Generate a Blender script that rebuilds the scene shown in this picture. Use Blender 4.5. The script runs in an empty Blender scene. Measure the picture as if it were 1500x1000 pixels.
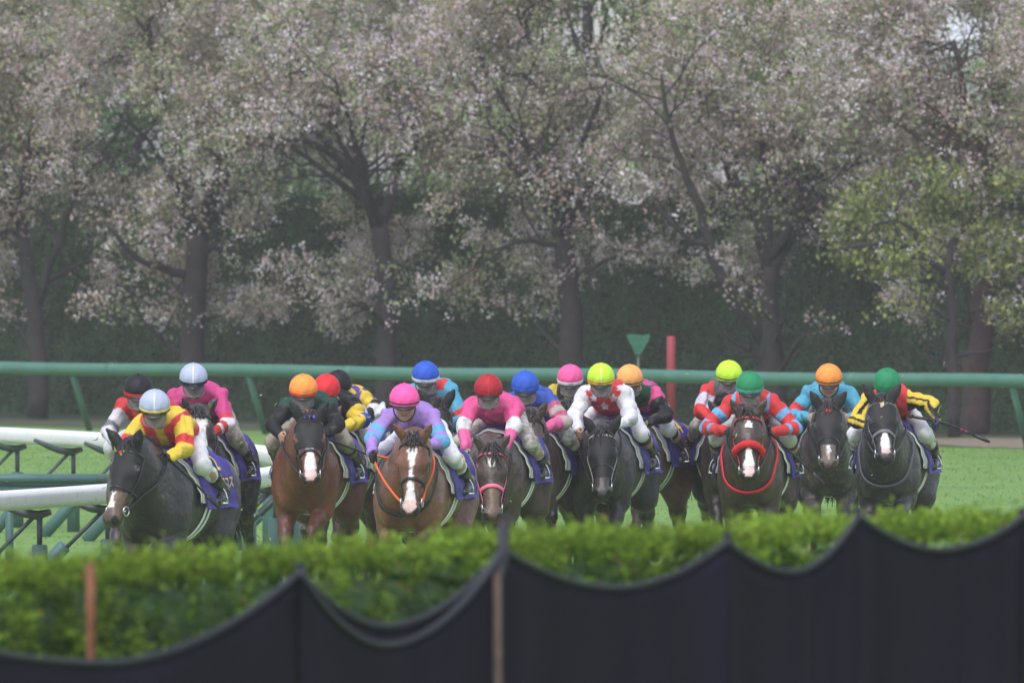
import bpy, bmesh, math, random
import numpy as np
from mathutils import Vector, Matrix

# ------------------------------------------------------------------ camera, sky, sun, exposure
SC = bpy.context.scene
COL = SC.collection
F_PX = 18500.0                      # focal length in pixels of the 1500 px wide photograph
CAM_Z = 3.6
HOR = 309.0                         # image row of the horizon
cam_d = bpy.data.cameras.new('camera')
cam = bpy.data.objects.new('camera', cam_d); COL.objects.link(cam)
cam_d.sensor_width = 36.0
cam_d.lens = 36.0 * F_PX / 1500.0
cam.location = (0, 0, CAM_Z)
cam.rotation_euler = (math.radians(90) - math.atan((500 - HOR) / F_PX), 0, 0)
cam_d.clip_start = 1.0
cam_d.clip_end = 3000.0
cam_d.dof.use_dof = True
cam_d.dof.focus_distance = 108.0
cam_d.dof.aperture_fstop = 8.5
SC.camera = cam

SUN_EL, SUN_AZ = math.radians(58), math.radians(200)   # high sun behind thick cloud, a little behind the camera
w = bpy.data.worlds.new("World"); SC.world = w; w.use_nodes = True
nt = w.node_tree; nt.nodes.clear()
sky = nt.nodes.new('ShaderNodeTexSky'); sky.sky_type = 'NISHITA'; sky.sun_disc = False
sky.sun_elevation = SUN_EL; sky.sun_rotation = SUN_AZ
sky.air_density = 1.0; sky.dust_density = 2.0; sky.ozone_density = 1.0
bgn = nt.nodes.new('ShaderNodeBackground'); bgn.inputs[1].default_value = 0.15
hs = nt.nodes.new('ShaderNodeHueSaturation'); hs.inputs['Saturation'].default_value = 0.55   # clouded, nearly colourless sky
wo = nt.nodes.new('ShaderNodeOutputWorld')
nt.links.new(sky.outputs[0], hs.inputs['Color']); nt.links.new(hs.outputs[0], bgn.inputs[0]); nt.links.new(bgn.outputs[0], wo.inputs[0])
sd = bpy.data.lights.new('sun', 'SUN'); sd.energy = 0.9; sd.angle = math.radians(45); sd.color = (1.0, 0.975, 0.96)
sun = bpy.data.objects.new('sun', sd); COL.objects.link(sun)
# direction the light comes from
sdir = Vector((math.sin(SUN_AZ) * math.cos(SUN_EL), math.cos(SUN_AZ) * math.cos(SUN_EL), math.sin(SUN_EL)))
sun.rotation_euler = sdir.to_track_quat('Z', 'Y').to_euler()
sun.location = (0, 60, 60)
SC.view_settings.view_transform = 'Standard'
SC.view_settings.look = 'None'
SC.view_settings.gamma = 1.0
SC.view_settings.exposure = EXPOSURE = 0.82
try:
    SC.cycles.volume_bounces = 1
    SC.cycles.max_bounces = 6
    SC.cycles.transparent_max_bounces = 8
except Exception: pass

# ------------------------------------------------------------------ helpers
def px2(x, d): return (x - 750.0) / F_PX * d
def pz2(y, d): return CAM_Z - (y - HOR) / F_PX * d
def gd(y): return CAM_Z * F_PX / (y - HOR)           # distance of the ground seen at row y
def V(*a): return np.array(a, dtype=np.float64)
def nrm(v): v = np.asarray(v, float); return v / max(1e-9, np.linalg.norm(v))
def lin(c):
    """sRGB 0-255 -> linear"""
    return tuple(((x/255.0)/12.92 if x/255.0 <= .04045 else ((x/255.0+.055)/1.055)**2.4) for x in c)

def tag(o, label=None, cat=None, group=None, kind=None):
    if label: o['label'] = label
    if cat: o['category'] = cat
    if group: o['group'] = group
    if kind: o['kind'] = kind
    return o
def empty(name, loc=(0,0,0), rz=0.0):
    o = bpy.data.objects.new(name, None); COL.objects.link(o)
    o.location = loc; o.rotation_euler = (0, 0, rz); o.empty_display_size = .2
    return o
def mesh_np(name, v, faces, mat=None, parent=None, col=None, smooth=True, attrs=None):
    """v (n,3); faces: (m,k) array or list of such arrays; col: per-vertex (n,3)"""
    me = bpy.data.meshes.new(name)
    v = np.asarray(v, dtype=np.float32)
    fl = faces if isinstance(faces, list) else [faces]
    fl = [np.asarray(f, dtype=np.int32) for f in fl if len(f)]
    me.vertices.add(len(v)); me.vertices.foreach_set('co', v.ravel())
    nl = sum(f.size for f in fl); nf = sum(len(f) for f in fl)
    me.loops.add(nl); me.polygons.add(nf)
    me.loops.foreach_set('vertex_index', np.concatenate([f.ravel() for f in fl]))
    tot = np.concatenate([np.full(len(f), f.shape[1], dtype=np.int32) for f in fl])
    st = np.zeros(nf, dtype=np.int32); st[1:] = np.cumsum(tot)[:-1]
    me.polygons.foreach_set('loop_start', st)
    me.polygons.foreach_set('loop_total', tot)
    me.polygons.foreach_set('use_smooth', np.full(nf, smooth, dtype=bool))
    if col is not None:
        a = me.color_attributes.new('Col', 'FLOAT_COLOR', 'POINT')
        c = np.ones((len(v), 4), dtype=np.float32); c[:, :3] = col
        a.data.foreach_set('color', c.ravel())
    me.update(); me.validate()
    if mat: me.materials.append(mat)
    o = bpy.data.objects.new(name, me); COL.objects.link(o)
    if parent: o.parent = parent
    return o

class MB:
    """collects shapes into one mesh"""
    def __init__(s): s.v = []; s.f = []; s.c = []; s.n = 0; s.col = None
    def add(s, v, f, c=None):
        v = np.asarray(v, float)
        f = f if isinstance(f, list) else [f]
        for a in f: s.f.append(np.asarray(a) + s.n)
        s.v.append(v); s.n += len(v)
        s.c.append(np.tile(np.array(c if c is not None else (1,1,1), float), (len(v), 1)) if c is None or np.ndim(c) == 1 else np.asarray(c))
        return s
    def tube(s, pts, r, n=8, c=None, cap=True, sx=1.0):
        pts = np.asarray(pts, float); m = len(pts)
        r = np.full(m, r, float) if np.isscalar(r) else np.asarray(r, float)
        T = np.gradient(pts, axis=0); T /= np.maximum(1e-9, np.linalg.norm(T, axis=1))[:, None]
        up = np.array([0,0,1.0]) if abs(T[0][2]) < .9 else np.array([1.0,0,0])
        A = np.cross(up, T[0]); A /= np.linalg.norm(A)
        V_ = []
        for i in range(m):
            A = A - T[i]*np.dot(A, T[i]); A /= max(1e-9, np.linalg.norm(A))
            B = np.cross(T[i], A)
            th = np.arange(n) * 2*np.pi/n
            V_.append(pts[i] + r[i]*(np.cos(th)[:,None]*A*sx + np.sin(th)[:,None]*B))
        V_ = np.concatenate(V_)
        q = []
        for i in range(m-1):
            a = i*n + np.arange(n); b = i*n + (np.arange(n)+1) % n
            q.append(np.stack([a, b, b+n, a+n], 1))
        fs = [np.concatenate(q)]
        if cap:
            V_ = np.concatenate([V_, pts[:1], pts[-1:]])
            k = np.arange(n); kk = (k+1) % n
            fs.append(np.stack([kk, k, np.full(n, m*n)], 1))
            fs.append(np.stack([(m-1)*n+k, (m-1)*n+kk, np.full(n, m*n+1)], 1))
        return s.add(V_, fs, c)
    def box(s, c0, size, R=None, col=None, bev=0.0):
        x, y, z = np.array(size)/2.0
        b = min(bev, x*.9, y*.9, z*.9)
        if b > 0:
            P = []
            for sx in (-1,1):
                for sy in (-1,1):
                    for sz in (-1,1):
                        P += [(sx*x, sy*(y-b), sz*(z-b)), (sx*(x-b), sy*y, sz*(z-b)), (sx*(x-b), sy*(y-b), sz*z)]
            bm = bmesh.new()
            for p in P: bm.verts.new(p)
            r = bmesh.ops.convex_hull(bm, input=bm.verts[:]); bm.verts.index_update()
            v = np.array([p.co[:] for p in bm.verts]); ft = np.array([[q.index for q in f.verts] for f in bm.faces if len(f.verts) == 3])
            bm.free(); f = [ft]
        else:
            v = np.array([(i*x, j*y, k*z) for i in (-1,1) for j in (-1,1) for k in (-1,1)])
            f = np.array([(0,1,3,2),(4,6,7,5),(0,4,5,1),(2,3,7,6),(0,2,6,4),(1,5,7,3)])
        if R is not None: v = v @ np.asarray(R).T
        return s.add(v + np.array(c0), f, col)
    def build(s, name, mat, parent=None, smooth=True, usecol=False):
        V_ = np.concatenate(s.v); C = np.concatenate(s.c)
        by = {}
        for f in s.f: by.setdefault(f.shape[1], []).append(f)
        fl = [np.concatenate(a) for a in by.values()]
        return mesh_np(name, V_, fl, mat, parent, C if usecol else None, smooth)

def rotz(a): c, s = math.cos(a), math.sin(a); return np.array([[c,-s,0],[s,c,0],[0,0,1.0]])
def vnoise(P, sc=1.0, seed=0):
    """cheap smooth pseudo-noise in [-1,1]"""
    x, y, z = P[...,0]*sc, P[...,1]*sc, P[...,2]*sc
    a = np.sin(x*1.7+seed*1.3+1.9*np.sin(y*1.1+seed)) * np.cos(y*1.9-seed*.7+1.3*np.sin(z*1.4)) 
    b = np.sin(z*2.1+seed*2.1+1.5*np.sin(x*1.3-seed)) * np.cos(x*2.7+y*2.3+seed)
    return (a+b)*.5

# ------------------------------------------------------------------ materials
def mat(name, col=(.5,.5,.5), rough=.6, metal=0.0, attr=False, spec=.5, noise=0.0, nscale=20.0, bump=0.0, bscale=80.0, coat=0.0, trans=0.0, sheen=0.0, alpha=1.0, mud=0.0, bdist=.01):
    m = bpy.data.materials.new(name); m.use_nodes = True
    nt = m.node_tree; p = nt.nodes['Principled BSDF']
    L = nt.links.new
    p.inputs['Base Color'].default_value = (*col, 1)
    p.inputs['Roughness'].default_value = rough
    p.inputs['Metallic'].default_value = metal
    p.inputs['Specular IOR Level'].default_value = spec
    if coat: p.inputs['Coat Weight'].default_value = coat; p.inputs['Coat Roughness'].default_value = .25
    if sheen: p.inputs['Sheen Weight'].default_value = sheen
    if alpha < 1: p.inputs['Alpha'].default_value = alpha
    src = None
    tc = nt.nodes.new('ShaderNodeTexCoord')
    if attr:
        a = nt.nodes.new('ShaderNodeAttribute'); a.attribute_name = 'Col'; src = a.outputs['Color']
    if noise:
        n = nt.nodes.new('ShaderNodeTexNoise'); n.inputs['Scale'].default_value = nscale; n.inputs['Detail'].default_value = 5
        L(tc.outputs['Object'], n.inputs['Vector'])
        r = nt.nodes.new('ShaderNodeMapRange'); r.inputs[1].default_value = .25; r.inputs[2].default_value = .75
        r.inputs[3].default_value = 1-noise; r.inputs[4].default_value = 1+noise
        L(n.outputs['Fac'], r.inputs[0])
        mx = nt.nodes.new('ShaderNodeVectorMath'); mx.operation = 'SCALE'
        if src: L(src, mx.inputs[0])
        else: mx.inputs[0].default_value = col
        L(r.outputs[0], mx.inputs['Scale']); src = mx.outputs[0]
    if mud:
        n2 = nt.nodes.new('ShaderNodeTexNoise'); n2.inputs['Scale'].default_value = 14; n2.inputs['Detail'].default_value = 8; n2.inputs['Roughness'].default_value = .7
        L(tc.outputs['Object'], n2.inputs['Vector'])
        r2 = nt.nodes.new('ShaderNodeMapRange'); r2.inputs[1].default_value = .62 - .25*mud; r2.inputs[2].default_value = .78 - .2*mud
        L(n2.outputs['Fac'], r2.inputs[0])
        mm = nt.nodes.new('ShaderNodeMix'); mm.data_type = 'RGBA'
        L(r2.outputs[0], mm.inputs['Factor'])
        if src: L(src, mm.inputs['A'])
        else: mm.inputs['A'].default_value = (*col, 1)
        mm.inputs['B'].default_value = (.16,.135,.09,1)
        src = mm.outputs['Result']
    if src: L(src, p.inputs['Base Color'])
    if bump:
        n = nt.nodes.new('ShaderNodeTexNoise'); n.inputs['Scale'].default_value = bscale; n.inputs['Detail'].default_value = 4
        L(tc.outputs['Object'], n.inputs['Vector'])
        b = nt.nodes.new('ShaderNodeBump'); b.inputs['Strength'].default_value = bump; b.inputs['Distance'].default_value = bdist
        L(n.outputs['Fac'], b.inputs['Height']); L(b.outputs[0], p.inputs['Normal'])
    return m
def leafmat(name, trans=.35, nscale=1.2, var=.35, rough=.6):
    m = bpy.data.materials.new(name); m.use_nodes = True
    nt = m.node_tree; nt.nodes.clear(); L = nt.links.new
    a = nt.nodes.new('ShaderNodeAttribute'); a.attribute_name = 'Col'
    d = nt.nodes.new('ShaderNodeBsdfDiffuse'); t = nt.nodes.new('ShaderNodeBsdfTranslucent')
    mx = nt.nodes.new('ShaderNodeMixShader'); mx.inputs[0].default_value = trans
    tc = nt.nodes.new('ShaderNodeTexCoord'); n = nt.nodes.new('ShaderNodeTexNoise'); n.inputs['Scale'].default_value = nscale; n.inputs['Detail'].default_value = 3
    L(tc.outputs['Object'], n.inputs['Vector'])
    r = nt.nodes.new('ShaderNodeMapRange'); r.inputs[1].default_value = .3; r.inputs[2].default_value = .7; r.inputs[3].default_value = 1-var; r.inputs[4].default_value = 1+var
    L(n.outputs['Fac'], r.inputs[0])
    vm = nt.nodes.new('ShaderNodeVectorMath'); vm.operation = 'SCALE'
    L(a.outputs['Color'], vm.inputs[0]); L(r.outputs[0], vm.inputs['Scale'])
    L(vm.outputs[0], d.inputs[0]); L(vm.outputs[0], t.inputs[0]); L(d.outputs[0], mx.inputs[1]); L(t.outputs[0], mx.inputs[2])
    o = nt.nodes.new('ShaderNodeOutputMaterial'); L(mx.outputs[0], o.inputs[0])
    return m
# ------------------------------------------------------------------ the setting
rng = np.random.default_rng(7)
def RAILD(x): return 198.7 - 1.056*x          # outer rail: distance as a function of lateral x

def build_ground():
    m = bpy.data.materials.new('turf'); m.use_nodes = True
    nt = m.node_tree; p = nt.nodes['Principled BSDF']; L = nt.links.new
    tc = nt.nodes.new('ShaderNodeTexCoord')
    p.inputs['Roughness'].default_value = .8; p.inputs['Specular IOR Level'].default_value = .25
    def noise(sc, stretch=None, det=6):
        n = nt.nodes.new('ShaderNodeTexNoise'); n.inputs['Scale'].default_value = sc; n.inputs['Detail'].default_value = det; n.inputs['Roughness'].default_value = .65
        if stretch:
            mp = nt.nodes.new('ShaderNodeMapping'); mp.inputs['Scale'].default_value = stretch
            L(tc.outputs['Object'], mp.inputs[0]); L(mp.outputs[0], n.inputs['Vector'])
        else: L(tc.outputs['Object'], n.inputs['Vector'])
        return n.outputs['Fac']
    def ramp(f, stops):
        r = nt.nodes.new('ShaderNodeValToRGB'); e = r.color_ramp.elements
        while len(e) < len(stops): e.new(.5)
        for i, (q, c) in enumerate(stops): e[i].position = q; e[i].color = (*c, 1)
        L(f, r.inputs[0]); return r.outputs[0]
    a = ramp(noise(9, (1, .35, 1)), [(.3, (.135,.255,.055)), (.5, (.155,.285,.066)), (.72, (.18,.315,.080))])
    b = ramp(noise(.35), [(.35, (.8,.8,.8)), (.65, (1.12,1.1,1.05))])
    mx = nt.nodes.new('ShaderNodeMix'); mx.data_type = 'RGBA'; mx.blend_type = 'MULTIPLY'; mx.inputs['Factor'].default_value = 1
    L(a, mx.inputs['A']); L(b, mx.inputs['B'])
    # churned hoof marks: sparse dark-brown flecks
    h = ramp(noise(3.1, (1, .5, 1), 8), [(.60, (0,0,0)), (.70, (1,1,1))])
    sf = nt.nodes.new('ShaderNodeMath'); sf.operation = 'MULTIPLY'; sf.inputs[1].default_value = .35
    L(h, sf.inputs[0])
    mx2 = nt.nodes.new('ShaderNodeMix'); mx2.data_type = 'RGBA'; L(sf.outputs[0], mx2.inputs['Factor'])
    L(mx.outputs['Result'], mx2.inputs['A']); mx2.inputs['B'].default_value = (.10,.12,.05,1)
    L(mx2.outputs['Result'], p.inputs['Base Color'])
    bp = nt.nodes.new('ShaderNodeBump'); bp.inputs['Strength'].default_value = .6; bp.inputs['Distance'].default_value = .03
    L(noise(30), bp.inputs['Height']); L(bp.outputs[0], p.inputs['Normal'])
    nx, ny = 60, 160
    X, Y = np.meshgrid(np.linspace(-400, 400, nx), np.concatenate([np.linspace(-100, 90, 20), np.linspace(92, 230, 110), np.linspace(240, 1600, 30)]), indexing='ij')
    Z = np.zeros_like(X)
    idx = np.arange(X.size).reshape(X.shape)
    q = np.stack([idx[:-1,:-1], idx[1:,:-1], idx[1:,1:], idx[:-1,1:]], -1).reshape(-1,4)
    tag(mesh_np('grass_track', np.stack([X,Y,Z],-1).reshape(-1,3), q, m), kind='structure')
    # bare soil bed under the trees
    ms = mat('mossy_soil', (.052,.070,.032), .9, noise=.5, nscale=3.0, bump=.6, bscale=12, bdist=.05)
    P = []
    xs = np.linspace(-26, 26, 90)
    for x in xs:
        e = .5*math.sin(x*1.3)+.3*math.sin(x*3.1+1)
        P.append((x, RAILD(x)+2.2+e*.6+ (1.2 if x < -2 else -1.5*min(1,max(0,(x-4)/3))), .004))
    for x in xs: P.append((x, RAILD(x)+26, .004))
    n = len(xs); k = np.arange(n-1)
    tag(mesh_np('soil_bed', np.array(P), np.stack([k, k+1, k+n+1, k+n], 1), ms, smooth=False), kind='structure')
build_ground()
def build_bare_patch():
    P = []; n = 60
    for k in range(n):
        a = 2*math.pi*k/n; r = 1+.12*math.sin(a*5)+.08*math.sin(a*9+1)
        x = 9.2+3.4*r*math.cos(a); y = RAILD(x)+5.5+4.6*r*math.sin(a); P.append((x,y,.008))
    P.append((9.2,RAILD(9.2)+5.5,.008)); k = np.arange(n)
    tag(mesh_np('bare_soil', np.array(P), np.stack([k,(k+1)%n,np.full(n,n)],1), mat('bare_brown_soil',(.19,.155,.11),.9,noise=.4,nscale=3,bump=.5,bscale=12,bdist=.04), smooth=False), kind='structure')
build_bare_patch()

def build_grass():
    n = 26000
    r = rng.random(n)
    d = 126 + 66*np.sqrt(r)
    x = (rng.random(n)-.5)*d*.090
    ok = d < RAILD(x)+2.5
    d, x = d[ok], x[ok]; n = len(d)
    h = rng.uniform(.012, .035, n) * (1+.5*vnoise(np.stack([x,d,0*x],-1), 1.1)); wd = rng.uniform(.006, .012, n)
    th = rng.random(n)*np.pi; lean = rng.normal(0, .03, (n,2))
    a = np.stack([x-np.cos(th)*wd, d-np.sin(th)*wd, 0*x-.005], -1); b = np.stack([x+np.cos(th)*wd, d+np.sin(th)*wd, 0*x-.005], -1)
    c = np.stack([x+lean[:,0], d+lean[:,1], h], -1)
    v = np.stack([a,b,c],1).reshape(-1,3)
    f = np.arange(3*n).reshape(-1,3)
    base = np.array([.155,.285,.066])
    col = base*rng.uniform(.85,1.2,(n,1)) + rng.uniform(0,.03,(n,1))*np.array([1,.6,.2])
    tag(mesh_np('turf_grass', v, f, leafmat('turf_blades', .3), col=np.repeat(col,3,0), smooth=False),
        'short green turf blades covering the race track', 'grass', kind='stuff')
build_grass()

# ---- leaf scatter
def leaves_mesh(name, C, size, cols, material, parent, rg, flat=0.0, drop=0.0, aspect=.7):
    n = len(C)
    u = rg.normal(size=(n,3)); u[:,2] *= (1-flat); u /= np.linalg.norm(u,axis=1)[:,None]
    t = rg.normal(size=(n,3)); w_ = np.cross(u,t); w_ /= np.linalg.norm(w_,axis=1)[:,None]
    s = size[:,None] if np.ndim(size) else size
    a = u*s*.5; b = w_*s*.5*aspect
    v = np.stack([C-a, C-b*1.0, C+a, C+b*1.0], 1).reshape(-1,3)
    f = np.arange(4*n).reshape(-1,4)
    return mesh_np(name, v, f, material, parent, np.repeat(cols,4,0), smooth=False)

def grow(limbs, rg, seed_len=1.6, levels=3, spread=.9, up=.1):
    """limbs: list of (pts (n,3), radii) -> tubes list + twig points"""
    tubes = [(np.asarray(p,float), np.asarray(r,float)) for p, r in limbs]
    twigs = []
    cur = [(p, r, 0) for p, r in tubes]
    for lev in range(1, levels+1):
        new = []
        for p, r, _ in cur:
            seg = np.linalg.norm(np.diff(p,axis=0),axis=1); L = seg.sum()
            k = max(2, int(L*(1.6 if lev == 1 else 2.6)))
            for j in range(k):
                t = rg.uniform(.25 if lev == 1 else .15, 1.0)
                s = t*L; i = 0
                while i < len(seg)-1 and s > seg[i]: s -= seg[i]; i += 1
                q = p[i] + (p[i+1]-p[i])*min(1, s/max(seg[i],1e-6))
                d0 = nrm(p[i+1]-p[i]); side = rg.normal(size=3); side[2] = side[2]*.6 + up; side -= d0*np.dot(side,d0)
                dr = nrm(d0*.55 + nrm(side)*spread)
                ln = seed_len * (.62**(lev-1)) * rg.uniform(.6, 1.25)
                n_ = 5; pts = [q]
                for m_ in range(n_):
                    dr = nrm(dr + rg.normal(size=3)*.22 + np.array([0,0,.05 if lev < 3 else -.10]))
                    pts.append(pts[-1] + dr*ln/n_)
                r0 = max(.008, min(r[i]*.55, .055*.6**(lev-1)))
                pts = np.array(pts); rr = np.linspace(r0, .006, n_+1)
                new.append((pts, rr, lev)); tubes.append((pts, rr))
                if lev >= 2: twigs.append(pts[2:])
                else: twigs.append(pts[3:])
        cur = new
    return tubes, np.concatenate(twigs)

M_bark = mat('dark_bark', (.030,.026,.026), .9, noise=.4, nscale=5, bump=.8, bscale=25, bdist=.03)
M_bark2 = mat('reddish_bark', (.075,.048,.045), .9, noise=.4, nscale=5, bump=.8, bscale=25, bdist=.03)
M_leaf = leafmat('tree_leaves'); M_blossom = leafmat('petals', .3, 2.0, .15)
def trunk_mesh(tubes, material, parent, main, rg):
    mb = MB()
    for i, (p, r) in enumerate(tubes):
        mb.tube(p, r, 12 if i < main else (5 if r[0] > .02 else 3), cap=i < main)
    return mb.build('trunk', material, parent)

def TD(x): return 218 - 15*x/1500.0
def limbpath(pts, x0, d0, rg, sub=3):
    """pts: (px,py,r,dd) traced from the photograph, given their own distance d0+dd -> smooth 3-D limb"""
    P = np.array([(px2(a,d0), d0+dd, pz2(b,d0)) for a,b,r,dd in pts]); R = np.array([q[2] for q in pts])*.92
    t = np.arange(len(P)); tt = np.linspace(0, len(P)-1, (len(P)-1)*sub+1)
    # catmull-like smoothing
    out = np.stack([np.interp(tt,t,P[:,k]) for k in range(3)],1)
    for _ in range(2): out[1:-1] = .25*out[:-2]+.5*out[1:-1]+.25*out[2:]
    out[1:-1] += rg.normal(size=out[1:-1].shape)*.02
    return out, np.interp(tt,t,R)

def cherry(limbs_px, label, seed, base=None, leafy=.5, blossom=1.0, tint=(1,1,1), group='cherry trees in front of the tall hedge', extra=None, bark=None, n_leaf=42000, n_bl=36000, crown=(2.9,2.6,2.6), cz=5.9, cat='tree', name='cherry_tree', lsize=(.05,.09), leafcol=None, gaps=(), wild=6, sl=1.6):
    rg = np.random.default_rng(seed)
    bx = limbs_px[0][0][0]; d0 = TD(bx) + (extra or 0)
    root = empty(name, (px2(bx,d0), d0, 0)); tag(root, label, cat, group)
    O = np.array(root.location)
    limbs = []
    for i, lp in enumerate(limbs_px):
        P, R = limbpath(lp, bx, d0, rg); 
        limbs.append((P, R))
    # extra scaffold limbs front/back and above the frame so the crown is whole
    top = limbs[0][0][-1]
    for k in range(wild):
        a = rg.uniform(0, 2*np.pi); ln = rg.uniform(2.0, 3.2)
        e = top + np.array([math.cos(a)*ln*.7, math.sin(a)*ln*.8, rg.uniform(1.2, 3.0)])
        mid = (top+e)/2 + np.array([0,0,.3])
        tt = np.linspace(0,1,7)[:,None]
        pts = (1-tt)**2*top + 2*tt*(1-tt)*mid + tt**2*e + rg.normal(size=(7,3))*.04
        limbs.append((pts, np.linspace(.075,.02,7)))
    tubes, tw = grow(limbs, rg, sl)
    for i in range(len(tubes)): tubes[i] = (tubes[i][0]-O, tubes[i][1])
    tw = tw - O
    trunk_mesh(tubes, bark or M_bark, root, len(limbs), rg)
    c0 = np.array([0,.7,cz]);
    # crown volume clumps: around twigs + filling the crown envelope
    nc = 1500
    th = rg.random(nc)*2*np.pi; ph = np.arccos(rg.uniform(-.75,1,nc)); rr = rg.uniform(.45,1.0,nc)**.6
    env = c0 + np.stack([np.cos(th)*np.sin(ph)*crown[0], np.sin(th)*np.sin(ph)*crown[1], np.cos(ph)*crown[2]],-1)*rr[:,None]
    keep = (vnoise(env, 1.5, seed) > -.22) & (vnoise(env, .75, seed+5) > -.38) & (env[:,1] > .02); env = env[keep]
    tk = tw[rg.integers(0,len(tw),3200)]
    tk = tk[(tk[:,2] > 1.75) & ((tk[:,1] > .0) | (rg.random(len(tk)) < .14))]
    cl = np.concatenate([env, tk])
    for (gx,gz,gr) in gaps: cl = cl[np.hypot(cl[:,0]-gx, cl[:,2]-gz) > gr]
    dens = np.clip(.75+.5*vnoise(cl, 1.3, seed+3), .2, 1.5)
    pr = dens/dens.sum()
    w1 = rg.choice(len(cl), n_leaf, p=pr)
    C = cl[w1] + rg.normal(size=(n_leaf,3))*np.array([.17,.17,.12])
    cs = leafcol if leafcol else [(.42,.36,.27),(.31,.34,.19),(.46,.34,.30),(.27,.34,.16)]
    cc = np.array(cs)[(w1*7919) % len(cs)] * rg.uniform(.65,1.35,(n_leaf,1))
    leaves_mesh('leaves', C, rg.uniform(lsize[0],lsize[1],n_leaf), cc, M_leaf, root, rg)
    if blossom:
        bw = np.clip(vnoise(cl, .9, seed+9)+.55, .06, 1)
        bw *= np.where(cl[:,2] < 3.4, 1.6, 1.0); bw /= bw.sum()
        nb = int(n_bl*blossom)
        cen = rg.choice(len(cl), nb//11, p=bw)
        cc0 = cl[cen] + rg.normal(size=(len(cen),3))*.16
        B = np.repeat(cc0,11,0) + rg.normal(size=(len(cc0)*11,3))*.050
        bc = np.array([(.92,.80,.87),(.82,.68,.76),(.95,.89,.94),(.68,.54,.62)])[rg.integers(0,4,len(cc0))]
        bc = np.repeat(bc,11,0)*rg.uniform(.7,1.1,(len(B),1))
        leaves_mesh('blossoms', B, rg.uniform(.028,.050,len(B)), np.clip(bc,0,.93), M_blossom, root, rg, aspect=1.0)
    return root

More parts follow.
